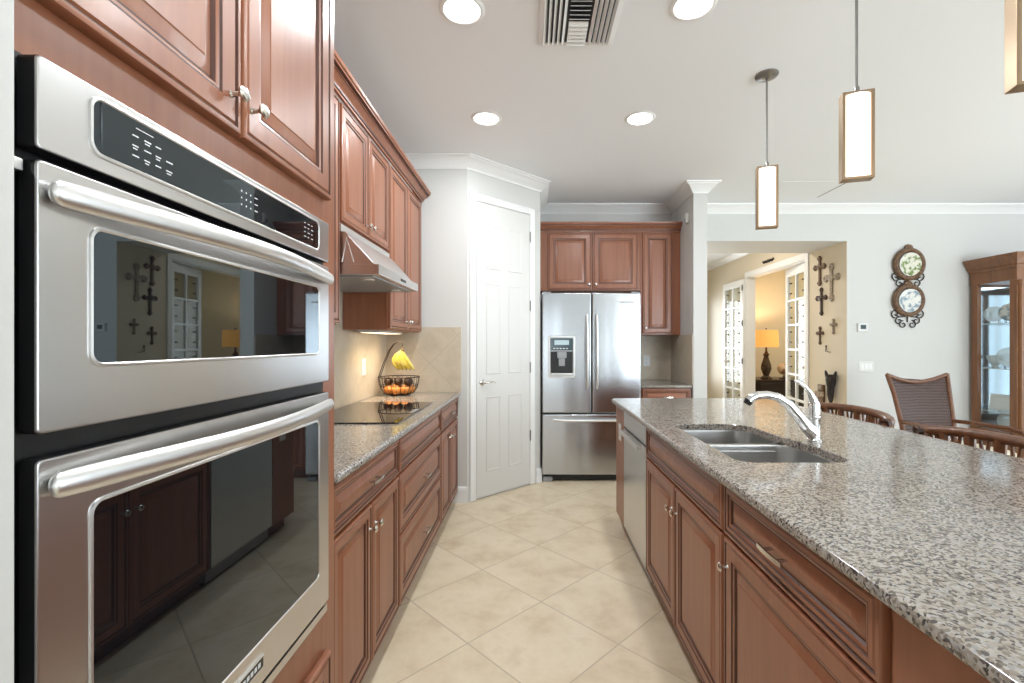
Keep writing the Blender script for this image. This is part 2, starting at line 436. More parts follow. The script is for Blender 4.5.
CRP = [(0, CE-.092), (.008, CE-.092), (.012, CE-.080), (.020, CE-.074), (.030, CE-.060), (.055, CE-.034), (.072, CE-.024), (.080, CE-.018), (.082, CE-.012), (.098, CE-.010), (.100, CE), (0, CE)]
BASEP = [(0, 0), (.016, 0), (.016, .095), (.011, .112), (.009, .128), (0, .132)]
pth = [(-1.21, 3.84), tuple(PA), tuple(PB), (PB.x, 5.17), (1.548, 5.17), (1.548, 4.46), (1.682, 4.46), (1.682, 5.17), (FX, 5.17)]
struct('trim_1', sweep(pth, CRP, TRIM))
struct('trim_2', sweep([(3.50, 9.3), (3.50, 5.87)], CRP, TRIM))
struct('baseboard_pantry_left', sweep([(-.70, 3.84), tuple(PA)], BASEP, TRIM))
dv = (PB-PA); L = dv.length; dn = dv/L; nn = Vector((dn.y, -dn.x))
struct('baseboard_pantry_right', sweep([tuple(PA+dn*(L-.062)), tuple(PB), (PB.x, 5.15)], BASEP, TRIM))
struct('baseboard_back', sweep([(1.682, 5.17), (HX0, 5.17)], BASEP, TRIM))
struct('baseboard_right', sweep([(HX1, 5.17), (FX, 5.17)], BASEP, TRIM))
struct('baseboard_hall', sweep([(HX1, 5.85), (HX1, 5.17)][::1], BASEP, TRIM))

# backsplashes are tiled wall
w = MB(); w.box(-1.21, -1.202, 1.41, 3.84, .914, 1.40, SPLASH); w.box(-1.21, -1.202, 2.19, 2.95, 1.40, 1.88, SPLASH)
w.box(-1.202, -.585, 3.832, 3.84, .914, 1.448, SPLASH)
struct('trim_3', w)
w = MB(); w.box(1.04, 1.548, 5.162, 5.17, .914, 1.40, SPLASH); w.box(1.540, 1.548, 4.47, 5.17, .914, 1.40, SPLASH)
struct('trim_4', w)

# pantry door on the diagonal wall
def diag(s, d, z): p = PA+dn*s+nn*d; return Vector((p.x, p.y, z))
a3 = Vector((dn.x, dn.y, 0)); n3 = Vector((nn.x, nn.y, 0)); UP = Vector((0, 0, 1))
d0, d1, dz = .087, .703, 2.505
c = MB()
for s0, s1 in ((d0-.066, d0-.004), (d1+.004, d1+.066)):
    c.panel(diag(s0, 0, 0), a3, UP, n3, s1-s0, dz+.066, [(0, 0), (0, .012), (.006, .018), (.014, .018), (.018, .014), (.024, .014), (.028, .017)], TRIM)
c.panel(diag(d0-.004, 0, dz+.004), a3, UP, n3, d1-d0+.008, .062, [(0, 0), (0, .012), (.006, .018), (.014, .018), (.018, .014), (.024, .014), (.028, .017)], TRIM)
struct('trim_5', c)
c = MB(); c.panel(diag(d0, .001, .014), a3, UP, n3, d1-d0, dz-.014, [(0, 0), (0, .010), (.002, .012)], DOORP)
DW = d1-d0
pw = (DW-.10*2-.09)/2
for px in (.10, .10+pw+.09):
    for z0, z1 in ((.22, .86), (1.05, 1.83), (1.95, 2.33)):
        c.panel(diag(d0+px, .0125, z0), a3, UP, n3, pw, z1-z0, [(0, .0), (.004, .005), (.010, .0055), (.020, .0), (.034, .0), (.050, .0045)], DOORP)
c.box(0, 0, 0, 0, 0, 0, DOORP) if False else None
door1 = struct('door_1', c)
h = MB(); hp = diag(d0+.055, .013, .985)
h.lathe([(.026, 0), (.026, .006), (.020, .010), (.011, .012), (.011, .045), (.0, .047)], hp, NICKEL, 18, n3)
q0 = hp+n3*.042
h.tube([q0, q0+a3*.02+n3*.004, q0+a3*.06+UP*.004, q0+a3*.115-UP*.004], [.010, .010, .008, .007], NICKEL)
obj('lever_handle', h, door1)
for z in (.42, 1.05, 1.62, 2.26):
    hg = MB(); p = diag(d1+.001, .018, z); hg.tube([p, p+UP*.09], .0065, PEWTER, 8); hg.tube([p-UP*.008, p-UP*.001], .005, PEWTER, 8)
    obj('hinge', hg, door1)

# ------------------------------------------------------------------ cabinet kit
def rings(fr, T=.020):
    return [(0, 0), (0, T-.006), (.003, T-.001), (.006, T), (.011, T), (.013, T-.004, 1), (.016, T-.004, 1), (.020, T-.001), (fr-.016, T-.001), (fr-.013, T-.004, 1), (fr-.010, T-.004, 1),
            (fr-.004, T-.006), (fr, T-.011, 1), (fr+.004, T-.011, 1), (fr+.026, T-.004), (fr+.029, T-.002)]
def front(name, parent, O, a, n, w, h, fr=None, label=None):
    fr = fr or (.068 if min(w, h) > .24 else .040)
    mb = MB(); mb.panel(O, a, (0, 0, 1), n, w, h, rings(fr), CHERRY, GLAZE)
    o = obj(name, mb, parent)
    if label: o['label'] = label
    return o
def knob(parent, p, n):
    mb = MB()
    mb.lathe([(.007, 0), (.005, .004), (.0045, .014), (.009, .018), (.0135, .021), (.0145, .025), (.011, .029), (.004, .031), (0, .0312)], p, NICKEL, 18, n)
    return obj('knob', mb, parent)
def pull(parent, p, a, n, ln=.105):
    p, a, n = Vector(p), Vector(a), Vector(n); mb = MB()
    for s in (-.032, .032): mb.tube([p+a*s, p+a*s+n*.026], .0042, NICKEL, 8)
    t = Vector((0, 0, 1))
    loops = []
    for i in range(9):
        s = -ln/2+ln*i/8; lift = .026+.004*math.cos(math.pi*(i-4)/8)
        c = p+a*s+n*lift
        loops.append([c+t*.006+n*-.003, c+t*.006+n*.003, c-t*.006+n*.003, c-t*.006-n*.003])
    mb.loft(loops, NICKEL)
    return obj('bar_pull', mb, parent)
def knob_at(door, O, a, n, u, v):
    O, a, n = Vector(O), Vector(a), Vector(n); knob(door, O+a*u+Vector((0, 0, v))+n*.0195, n)

AY, NX = Vector((0, 1, 0)), Vector((1, 0, 0))       # left run: width along +Y, facing +X
def base_left(name, label, y0, y1, kind):
    t = thing(name, label, 'cabinet', (-.92, (y0+y1)/2, 0), 'base cabinets under the left counter')
    b = MB(); b.box(-1.20, -.63, y0+.001, y1-.001, .09, .883, CHERRY, .002)
    obj('carcass', b, t)
    obj('toe_kick', MB().box(-1.15, -.665, y0+.001, y1-.001, 0, .09, TOEM), t)
    X = -.6295; g = .007; w = y1-y0-2*g
    def drw(z0, z1, handle=True):
        O = (X, y0+g, z0); d = front('drawer', t, O, AY, NX, w, z1-z0)
        if handle: pull(d, (X+.0185, (y0+y1)/2, (z0+z1)/2), AY, NX)
    if kind == 'drawers':
        d = front('false_front', t, (X, y0+g, .715), AY, NX, w, .160)
        drw(.430, .703); drw(.098, .418)
    else:
        drw(.715, .875)
        ww = (w-.006)/2
        for k in range(2):
            O = (X, y0+g+k*(ww+.006), .098); d = front('door', t, O, AY, NX, ww, .605, .058)
            knob_at(d, O, AY, NX, ww-.030 if k == 0 else .030, .605-.085)
    return t
base_left('base_cabinet', 'cherry base cabinet next to the wall oven, one drawer over two doors', 1.412, 2.145, 'doors')
base_left('drawer_cabinet', 'cherry base cabinet of wide drawers below the cooktop', 2.145, 3.13, 'drawers')
base_left('base_cabinet', 'slim cherry base cabinet at the far end of the left counter beside the pantry', 3.13, 3.83, 'doors')

def counter_slab(outer, z0, z1, m, hole=None):
    """stone slab with an eased edge and an optional cut-out (loops of 2-D points)"""
    bm = bmesh.new()
    def off(loop, d):
        n = len(loop); out = []
        for i in range(n):
            a, b, c = Vector(loop[i-1]), Vector(loop[i]), Vector(loop[(i+1) % n])
            e1 = (b-a).normalized(); e2 = (c-b).normalized()
            n1 = Vector((-e1.y, e1.x)); n2 = Vector((-e2.y, e2.x)); bb = (n1+n2).normalized()
            out.append(b+bb*(d/max(.3, bb.dot(n1))))
        return out
    def ring(loop, z): return [bm.verts.new((p[0], p[1], z)) for p in loop]
    def bridge(A, B):
        n = len(A)
        for i in range(n): bm.faces.new((A[i], A[(i+1) % n], B[(i+1) % n], B[i]))
    prof = [(.010, z0), (.003, z0+.004), (0, z0+.011), (0, z1-.011), (.003, z1-.004), (.011, z1)]
    rs = [ring(off(outer, d), z) for d, z in prof]
    for i in range(len(rs)-1): bridge(rs[i], rs[i+1])
    tl, bl = [rs[-1]], [rs[0]]
    if hole:
        hs = [ring(hole, z0), ring(hole, z1-.003), ring(off(hole, -.003), z1)]
        for i in range(2): bridge(hs[i], hs[i+1])
        tl.append(hs[-1]); bl.append(hs[0])
    for L_ in (tl, bl):
        es = []
        for r_ in L_:
            for i in range(len(r_)): es.append(bm.edges.get((r_[i], r_[(i+1) % len(r_)])) or bm.edges.new((r_[i], r_[(i+1) % len(r_)])))
        bmesh.ops.triangle_fill(bm, use_beauty=True, use_dissolve=False, edges=es)
    mb = MB(); bm.verts.index_update()
    mb.add([v.co.copy() for v in bm.verts], [[v.index for v in f.verts] for f in bm.faces], m); bm.free()
    return mb
o = obj('countertop', counter_slab(rrect(-1.20, -.59, 1.412, 3.83, .008, 2), .884, .914, GRAN), None, (-.9, 2.6, .884))
tag(o, 'speckled granite countertop along the left cabinets, holding the cooktop', 'countertop')

# cooktop
t = thing('cooktop', 'flat black glass cooktop set in the left granite counter', 'cooktop', (-.92, 2.71, .914))
g = MB(); lp = lambda d, z: [(x, y, z) for x, y in rrect(-1.18+d, -.665-d, 2.31+d, 3.12-d, .012, 4)]
g.loft([lp(0, .9145), lp(0, .919), lp(.003, .921)], BLACKG); obj('glass_top', g, t)
g = MB(); g.box(-.700, -.675, 2.64, 2.79, .9205, .9213, GREYP, .0003); obj('touch_controls', g, t)

# ------------------------------------------------------------------ tall oven cabinet and double oven
TX = -.595
t = thing('oven_cabinet', 'tall cherry cabinet built around the double wall oven', 'cabinet', (-.9, .95, 0))
b = MB()
b.box(-1.20, TX, .490, .496, .09, 2.62, CHERRY); b.box(-1.20, TX, 1.312, 1.40, .09, 2.62, CHERRY, .002)
b.box(-1.20, TX, .496, 1.312, .09, .568, CHERRY); b.box(-1.20, TX, .496, 1.312, 1.652, 2.62, CHERRY)
obj('carcass', b, t)
obj('toe_kick', MB().box(-1.15, TX-.035, .490, 1.40, 0, .09, TOEM), t)
for k, (y0, y1) in enumerate(((.512, .921), (.927, 1.336))):
    O = (TX+.0005, y0, 1.725); d = front('door', t, O, AY, NX, y1-y0, .84, .072)
    knob_at(d, O, AY, NX, y1-y0-.030 if k == 0 else .030, .068)
front('drawer', t, (TX+.0005, .512, .10), AY, NX, .824, .335)
sweep_p = [(0, 2.62), (.018, 2.62), (.03, 2.66), (.06, 2.69), (.07, 2.705), (0, 2.705)]
obj('crown', sweep([(TX, .492), (TX, 1.40), (-.86, 1.40)], sweep_p, CHERRY), t)

OXF = -.560
t = thing('double_wall_oven', 'stainless steel double wall oven with two dark glass doors', 'oven', (-.88, .905, .575))
b = MB(); b.box(-1.15, TX-.002, .510, 1.300, .575, 1.645, BLACKP); b.box(TX+.001, TX+.008, .493, 1.306, .572, 1.648, BLACKP)
obj('chassis', b, t)
def slab(mb, y0, y1, z0, z1, x0, x1, m, r=.003):
    f = lambda d, x: [(x, y, z) for y, z in rrect(y0+d, y1-d, z0+d, z1-d, .006, 3)]
    mb.loft([f(0, x0), f(0, x1-r), f(r*.3, x1-r*.3), f(r, x1)], m, False, True, True, [BLACKP, None, None])
def bezel_window(parent, name, y0, y1, z0, z1, gm):
    fr = MB(); f = lambda d, x, r: [(x, y, z) for y, z in rrect(y0+d, y1-d, z0+d, z1-d, r, 6)]
    fr.loft([f(-.006, OXF, .019), f(-.005, OXF+.0025, .018), f(-.002, OXF+.003, .016), f(0, OXF+.001, .014)], STEELH, False, False)
    w_ = obj(name, MB().loft([f(-.004, OXF-.004, .016), f(-.002, OXF+.0012, .015)], gm), parent)
    obj('bezel', fr, w_)
    return w_
p = MB(); slab(p, .526, 1.283, 1.537, 1.6445, TX+.012, OXF, STEEL); panel = obj('control_panel', p, t)
disp = bezel_window(panel, 'control_glass', .593, 1.217, 1.561, 1.629, OVENG)
def mark(mk, y, z, w, h=.0022): mk.box(OXF+.0013, OXF+.0017, y, y+w, z, z+h, MARK)
mk = MB(); mark(mk, .656, 1.618, .030, .0012)
for r_, row in enumerate(((.010, .012, .010), (.010, .012, .010, .013), (.011, .010, .010, .012))):
    for c_, w_ in enumerate(row):
        mark(mk, .650+c_*.020, 1.606-r_*.014, w_, .0018)
        if (r_+c_) % 2 and r_ < 3: mark(mk, .650+c_*.020+.001, 1.602-r_*.014, w_*.7, .0016)
obj('printed_mode_keys', mk, disp)
mk = MB()
for r_ in range(3):
    for c_, w_ in enumerate((.003, .003, .003, .010)): mark(mk, .893+c_*.0145, 1.607-r_*.013, w_, .003 if w_ < .005 else .0017)
obj('printed_number_keys', mk, disp)
mk = MB()
for r_ in range(4):
    for c_ in range(3): mark(mk, 1.140+c_*.018, 1.611-r_*.011, .007+.003*((r_+c_) % 2), .0018)
obj('printed_timer_keys', mk, disp)
def oven_door(z0, z1, wz0, wz1, hz):
    d = MB(); slab(d, .526, 1.283, z0, z1, TX+.014, OXF, STEEL); dd = obj('oven_door', d, t)
    bezel_window(dd, 'oven_window', .593, 1.217, wz0, wz1, OVENG)
    h = MB(); pts = []; rr = []
    loops = []
    for i in range(25):
        s = min(max((i-3.2)/17.6, 0), 1); y = .533+(1.277-.533)*s; e = math.sin(math.pi*s)
        x = OXF+.010+.046*(e**1.25)
        k = (0.02, .45, .74, .93)[min(i, 24-i)] if min(i, 24-i) < 4 else 1
        y = .531+(0, .0012, .004, .010)[i] if i < 4 else (1.279-(0, .0012, .004, .010)[24-i] if i > 20 else y)
        loops.append([(x+.010*k*math.cos(q), y, hz+.0162*k*math.sin(q)) for q in [2*math.pi*j/14 for j in range(14)]])
    h.loft(loops, STEELH)
    for y in (.556, 1.254): h.box(OXF-.001, OXF+.016, y-.010, y+.010, hz-.007, hz+.007, STEELH, .003)
    obj('handle', h, dd)
    return dd
oven_door(1.211, 1.525, 1.290, 1.460, 1.490)
dl = oven_door(.610, 1.1815, .704, 1.110, 1.150)
b = MB(); b.box(OXF, OXF+.003, .845, .965, .645, .668, BLACKP, .001); b.box(OXF+.0005, OXF+.0035, .843, .967, .643, .646, STEELH); b.box(OXF+.0005, OXF+.0035, .843, .967, .667, .670, STEELH)
bd = obj('badge', b, dl)
mk = MB()
for k in range(8): mk.box(OXF+.003, OXF+.0036, .858+k*.0125, .866+k*.0125, .652, .661, MARK)
obj('badge_lettering', mk, bd)
b = MB(); b.box(TX+.009, OXF-.004, .526, 1.283, .578, .600, STEEL, .003); obj('vent_trim', b, t)
b = MB(); b.box(TX+.008, OXF-.010, .503, .522, 1.508, 1.522, STEELH, .002); obj('side_bracket', b, t)

# ------------------------------------------------------------------ wall cabinets on the left
def wall_left_cab(name, label, y0, y1, z0, knobs=True):
    z1 = 2.468
    t = thing(name, label, 'cabinet', (-1.06, (y0+y1)/2, z0), 'wall cabinets above the left counter')
    obj('carcass', MB().box(-1.201 if z0 < 1.5 else -1.209, -.920, y0+.001, y1-.001, z0, z1, CHERRY, .002), t)
    g = .012; ww = (y1-y0-2*g-.006)/2
    for k in range(2):
        O = (-.9195, y0+g+k*(ww+.006), z0+.008); h = z1-z0-.020
        d = front('door', t, O, AY, NX, ww, h, .062)
        knob_at(d, O, AY, NX, ww-.028 if k == 0 else .028, .058)
    return t
wall_left_cab('wall_cabinet', 'cherry wall cabinet between the oven tower and the range hood', 1.402, 2.19, 1.402)
wall_left_cab('hood_cabinet', 'short cherry wall cabinet mounted above the range hood', 2.19, 2.95, 1.890)
wall_left_cab('wall_cabinet', 'tall two-door cherry wall cabinet above the fruit basket', 2.95, 3.80, 1.402)
CBC = [(0, 0), (.012, 0), (.012, .012), (.017, .015), (.019, .024), (.027, .034), (.044, .050), (.047, .050), (.047, .059), (.062, .061), (.062, .070), (.070, .074), (.072, .088), (0, .088)]
cr = sweep([(-.905, 1.402), (-.905, 3.80), (-1.20, 3.80)], [(o_, 2.4685+z_) for o_, z_ in CBC], CHERRY, None, (2, 3, 6, 8))
o = obj('cabinet_crown_molding', cr, None, (-.9, 2.6, 2.468)); tag(o, 'cherry crown molding capping the left wall cabinets', 'molding')

# range hood
t = thing('range_hood', 'slim stainless range hood over the cooktop', 'range hood', (-.97, 2.57, 1.64))
y0, y1 = 2.195, 2.945
b = MB(); prof = [(-1.199, 1.69), (-.745, 1.69), (-.868, 1.828), (-.885, 1.845), (-1.199, 1.845)]
b.prism(prof, lambda x, z: (x, y0+.004, z), lambda x, z: (x, y1-.004, z), STEEL); obj('canopy', b, t)
b = MB(); b.box(-1.199, -.722, y0, y1, 1.641, 1.690, STEEL, .003); lip = obj('front_lip', b, t)
obj('switch_panel', MB().box(-.7225, -.7195, 2.56, 2.66, 1.658, 1.672, BLACKP, .001), lip)
b = MB(); b.box(-1.199, -.902, y0, y1, 1.845, 1.882, STEELH, .002); obj('top_bar', b, t)
b = MB(); b.box(-1.17, -.76, y0+.03, y1-.03, 1.634, 1.6415, GREYP, .002); fl = obj('grease_filter', b, t)
for yy in (2.33, 2.80):
    b = MB(); b.lathe([(.030, 0), (.030, .004), (.024, .006), (0, .006)], (-.82, yy, 1.634), HOODL, 18, (0, 0, -1)); obj('hood_lamp', b, t)
b = MB()
for x0, z0, x1, z1 in ((-.875, 1.822, -.90, 1.70), (-.872, 1.80, -.845, 1.70), (-.870, 1.822, -.752, 1.694)):
    b.tube([(x0, y0+.003, z0), (x1, y0+.003, z1)], .0035, STEELH, 6)
obj('side_rib', b, t)

# under-cabinet lamp that lights the backsplash
t = thing('under_cabinet_light', 'warm light strip under the wall cabinet beside the hood', 'light', (-1.10, 3.38, 1.39))
obj('housing', MB().box(-1.16, -1.02, 3.10, 3.66, 1.388, 1.4015, WHITEP, .002), t)
obj('lens', MB().box(-1.15, -1.03, 3.12, 3.64, 1.3855, 1.388, emit('warm_lens', (1, .8, .5), 1.8)), t)
area('under_cabinet_glow', (-1.06, 3.38, 1.380), (0, 0, 0), .14, .6, 2.8, (1, .80, .56))

def wall_plate(name, label, cat, c, a, n, w, h, kind, group=None):
    c, a, n = Vector(c), Vector(a), Vector(n); t = thing(name, label, cat, c, group)
    O = c-a*w/2-UP*h/2
    obj('cover_plate', MB().panel(O, a, UP, n, w, h, [(0, 0), (0, .003), (.004, .006), (.008, .0065)], WHITEP), t)
    if kind == 'outlet':
        for s in (-.020, .020):
            m_ = MB(); m_.panel(c+UP*(s-.013)-a*.015, a, UP, n, .030, .026, [(0, .006), (.003, .009), (.006, .0092)], WHITEP); r_ = obj('socket', m_, t)
            m_ = MB()
            for q in (-.006, .004): m_.panel(c+UP*(s-.004)+a*q, a, UP, n, .002, .008, [(0, .0092), (0, .0095)], BLACKP)
            obj('slot', m_, r_)
    else:
        for k in range(kind):
            u = (k-(kind-1)/2)*.046
            m_ = MB(); m_.panel(c+a*(u-.015)-UP*.032, a, UP, n, .030, .064, [(0, .006), (.002, .009), (.006, .0100)], TRIM); obj('rocker', m_, t)
    return t
wall_plate('wall_outlet', 'white outlet on the backsplash beside the fruit basket', 'outlet', (-1.202, 3.315, 1.145), AY, NX, .075, .120, 'outlet')

# ------------------------------------------------------------------ fridge alcove
t = thing('refrigerator', 'stainless french-door refrigerator with a water dispenser', 'refrigerator', (.565, 4.76, 0))
FYF = 4.40
b = MB(); b.box(.10, 1.028, FYF+.075, 5.14, .035, 1.785, GREYP, .006); obj('body', b, t)
def fdoor(name, x0, x1, z0, z1):
    m_ = MB(); lp = lambda d, y: [(x, y, z) for x, z in rrect(x0+d, x1-d, z0+d, z1-d, .010, 4)]
    m_.loft([lp(0, FYF+.070), lp(0, FYF+.014), lp(.004, FYF+.005), lp(.012, FYF)], FSTEEL); return obj(name, m_, t)
dL = fdoor('door', .094, .562, .654, 1.795); dR = fdoor('door', .568, 1.031, .654, 1.795)
dF = fdoor('freezer_drawer', .094, 1.031, .068, .643)
def vhandle(parent, x):
    m_ = MB(); pts = [(x, FYF-.02-.030*math.sin(math.pi*i/12)**.6, .885+.70*i/12) for i in range(13)]
    m_.tube(pts, [.009]+[.0115]*11+[.009], STEELH, 12)
    for z in (.90, 1.57): m_.tube([(x, FYF+.002, z), (x, FYF-.03, z)], .008, STEELH, 8)
    obj('handle', m_, parent)
vhandle(dL, .520); vhandle(dR, .612)
m_ = MB(); pts = [(.20+.73*i/12, FYF-.02-.030*math.sin(math.pi*i/12)**.6, .590) for i in range(13)]
m_.tube(pts, [.009]+[.0125]*11+[.009], STEELH, 12)
for x in (.215, .915): m_.tube([(x, FYF+.002, .590), (x, FYF-.03, .590)], .008, STEELH, 8)
obj('handle', m_, dF)
# dispenser
x0, x1, z0, z1 = .152, .410, .988, 1.388
m_ = MB(); lp = lambda d, y, r: [(x, y, z) for x, z in rrect(x0+d, x1-d, z0+d, z1-d, r, 4)]
m_.loft([lp(0, FYF+.002, .02), lp(0, FYF-.008, .02), lp(.004, FYF-.012, .018), lp(.018, FYF-.012, .012), lp(.022, FYF-.006, .010), lp(.022, FYF-.002, .010)], STEELH, True, True)
dsp = obj('water_dispenser', m_, dL)
m_ = MB(); m_.box(x0+.024, x1-.024, FYF-.008, FYF-.003, 1.245, z1-.024, LCD, .002); obj('display', m_, dsp)
m_ = MB()
for k in range(5): m_.box(x0+.05+k*.030, x0+.066+k*.030, FYF-.0086, FYF-.0078, 1.262, 1.270, MARK)
m_.box(x0+.06, x1-.06, FYF-.0086, FYF-.0078, 1.30, 1.345, plain('screen_tint', (.45, .58, .62), .2)); obj('display_icons', m_, dsp)
m_ = MB(); m_.box(x0+.024, x1-.024, FYF-.0055, FYF-.003, z0+.045, 1.24, BLACKP, .001); obj('recess', m_, dsp)
m_ = MB(); m_.box(x0+.085, x1-.085, FYF-.030, FYF-.004, 1.175, 1.235, GREYP, .006); m_.box(x0+.10, x1-.10, FYF-.022, FYF-.008, 1.10, 1.175, GREYP, .004); obj('paddle', m_, dsp)
m_ = MB(); m_.box(x0+.028, x1-.028, FYF-.034, FYF-.003, z0+.028, z0+.045, STEELH, .003); obj('drip_tray', m_, dsp)
m_ = MB(); m_.box(.83, .97, FYF-.0015, FYF+.001, 1.695, 1.712, PEWTER, .0005); bd = obj('badge', m_, dR)
m_ = MB(); m_.box(.12, 1.005, FYF+.05, FYF+.075, .008, .062, BLACKP, .004)
for x in (.15, .975): m_.box(x-.045, x+.045, FYF+.02, FYF+.10, 0, .045, GREYP, .006)
obj('foot_grille', m_, t)
for x in (.14, .985): obj('hinge_cover', MB().box(x-.04, x+.04, FYF+.02, FYF+.11, 1.786, 1.806, GREYP, .006), t)

AX, NY = Vector((1, 0, 0)), Vector((0, -1, 0))
t = thing('fridge_cabinet', 'two-door cherry cabinet hung above the refrigerator', 'cabinet', (.60, 5.0, 1.86))
obj('carcass', MB().box(PB.x+.002, 1.129, 4.85, 5.168, 1.862, 2.476, CHERRY, .002), t)
for k, (x0, x1) in enumerate(((.165, .622), (.632, 1.105))):
    O = (x0, 4.8495, 1.872); d = front('door', t, O, AX, NY, x1-x0, .592, .075)
    knob_at(d, O, AX, NY, x1-x0-.03 if k == 0 else .03, .055)
t = thing('wall_cabinet', 'narrow one-door cherry wall cabinet right of the refrigerator', 'cabinet', (1.34, 5.0, 1.402))
obj('carcass', MB().box(1.131, 1.546, 4.85, 5.168, 1.402, 2.476, CHERRY, .002), t)
O = (1.150, 4.8495, 1.412); d = front('door', t, O, AX, NY, .310, 1.052, .070); knob_at(d, O, AX, NY, .030, .06)
cr = sweep([(PB.x+.004, 4.845), (1.545, 4.845)], [(o_, 2.4765+z_) for o_, z_ in CBC], CHERRY, None, (2, 3, 6, 8))
o = obj('cabinet_crown_molding', cr, None, (.8, 4.85, 2.476)); tag(o, 'cherry crown molding above the refrigerator cabinets', 'molding')
t = thing('base_cabinet', 'small cherry base cabinet in the corner right of the refrigerator', 'cabinet', (1.30, 4.85, 0))
obj('carcass', MB().box(1.06, 1.538, 4.50, 5.16, .09, .883, CHERRY, .002), t); obj('toe_kick', MB().box(1.06, 1.538, 4.56, 5.1, 0, .09, TOEM), t)
d = front('drawer', t, (1.068, 4.4995, .72), AX, NY, .462, .155); pull(d, (1.30, 4.481, .795), AX, NY)
O = (1.068, 4.4995, .10); d = front('door', t, O, AX, NY, .462, .605); knob_at(d, O, AX, NY, .03, .54)
o = obj('countertop', counter_slab(rrect(1.045, 1.539, 4.465, 5.161, .006, 2), .884, .914, GRAN), None, (1.3, 4.8, .884)); tag(o, 'short granite countertop right of the refrigerator', 'countertop')
wall_plate('wall_outlet', 'white outlet on the tile right of the refrigerator', 'outlet', (1.272, 5.162, 1.12), AX, NY, .075, .120, 'outlet')
t = thing('motion_sensor', 'small white motion sensor high on the column side', 'sensor', (1.547, 4.60, 2.55))
sx = MB(); sx.box(1.515, 1.5475, 4.575, 4.640, 2.505, 2.60, WHITEP, .008); obj('housing', sx, t)
obj('sensor_lens', MB().box(1.512, 1.516, 4.588, 4.627, 2.515, 2.55, GREYP, .001), t)

# ------------------------------------------------------------------ island
AYn, NXn = Vector((0, -1, 0)), Vector((-1, 0, 0))
IX = .6295
def isl(name, label, y0, y1, cat='cabinet'):
    return thing(name, label, cat, (.98, (y0+y1)/2, 0), 'cabinets of the island')
def isl_toe(t, y0, y1): obj('toe_kick', MB().box(.675, 1.33, y0, y1, 0, .09, TOEM), t)
IBX = 1.345
t = isl('island_end_cabinet', 'plain cherry end unit of the island with an outlet', 3.10, 3.38)
obj('carcass', MB().box(.612, IBX, 3.103, 3.38, .092, .883, CHERRY, .003), t); isl_toe(t, 3.103, 3.36)
wall_plate('wall_outlet', 'white outlet on the island end panel beside the dishwasher', 'outlet', (.6115, 3.22, .70), AYn, NXn, .072, .115, 'outlet')
t = isl('sink_cabinet', 'cherry island cabinet under the sink with two doors', 1.49, 2.50)
b = MB(); b.box(.63, .652, 1.493, 2.497, .09, .883, CHERRY, .002); b.box(.652, IBX, 1.493, 1.511, .09, .883, CHERRY); b.box(.652, IBX, 2.479, 2.497, .09, .883, CHERRY); b.box(.652, IBX, 1.511, 2.479, .09, .11, CHERRY); b.box(IBX-.018, IBX, 1.511, 2.479, .11, .883, CHERRY)
obj('carcass', b, t); isl_toe(t, 1.493, 2.497)
front('false_front', t, (IX, 2.490, .712), AYn, NXn, .993, .163)
for k in range(2):
    O = (IX, 2.490-k*.4995, .098); d = front('door', t, O, AYn, NXn, .4935, .603, .066); knob_at(d, O, AYn, NXn, .4635 if k == 0 else .030, .50)
t = isl('drawer_cabinet', 'cherry island cabinet with a wide drawer over one door', .806, 1.49)
obj('carcass', MB().box(.63, IBX, .807, 1.491, .09, .883, CHERRY, .002), t); isl_toe(t, .807, 1.491)
d = front('drawer', t, (IX, 1.482, .712), AYn, NXn, .667, .163, .046); pull(d, (IX-.0185, 1.149, .793), AYn, NXn, .115)
O = (IX, 1.482, .098); d = front('door', t, O, AYn, NXn, .667, .603, .072); knob_at(d, O, AYn, NXn, .032, .52)
t = isl('panel_cabinet', 'plain cherry panel closing the near end of the island', -.3, .806)
obj('carcass', MB().box(.622, IBX, -.3, .804, .09, .883, CHERRY, .003), t); isl_toe(t, -.3, .804)
# dishwasher
t = thing('dishwasher', 'stainless dishwasher built into the far end of the island', 'dishwasher', (.95, 2.80, 0))
obj('tub', MB().box(.64, 1.25, 2.505, 3.097, .02, .875, GREYP, .004), t)
b = MB(); b.panel((.64, 3.096, .10), AYn, UP, NXn, .590, .655, [(0, 0), (0, .024), (.003, .029), (.010, .030)], STEEL); dd = obj('door', b, t)
b = MB(); b.panel((.64, 3.096, .762), AYn, UP, NXn, .590, .113, [(0, 0), (0, .024), (.003, .029), (.010, .030)], STEEL); cp = obj('control_panel', b, t)
b = MB(); b.box(.572, .588, 2.56, 3.04, .725, .755, STEELH, .006)
for y in (2.575, 3.025): b.box(.586, .612, y-.012, y+.012, .73, .75, STEELH, .003)
obj('handle', b, dd)
obj('kick_plate', MB().box(.66, .675, 2.507, 3.095, .012, .095, BLACKP), t)

# countertop with sink cut-out
SX0, SX1, SY0, SY1, SYD = .700, 1.100, 1.565, 2.310, 1.985
hole = []
def arc(cx, cy, r, a0, a1, k=7): return [(cx+r*math.cos(R(a0+(a1-a0)*i/k)), cy+r*math.sin(R(a0+(a1-a0)*i/k))) for i in range(k+1)]
hole += arc(SX1-.10-.045, SY1-.10, .10, 0, 90) + arc(SX0+.06, SY1-.06, .06, 90, 180) + arc(SX0+.06, SY0+.06, .06, 180, 270) + arc(SX1-.08, SY0+.08, .08, 270, 360) + [(SX1, 1.80), (SX1-.012, 1.90), (SX1-.035, 2.0)]
outer = []
for c_ in (arc(1.72-.10, 3.41-.10, .10, 0, 90, 6), arc(.575+.05, 3.41-.05, .05, 90, 180, 5), arc(.575+.03, -.33+.03, .03, 180, 270, 3), arc(1.72-.06, -.33+.06, .06, 270, 360, 4)): outer += c_
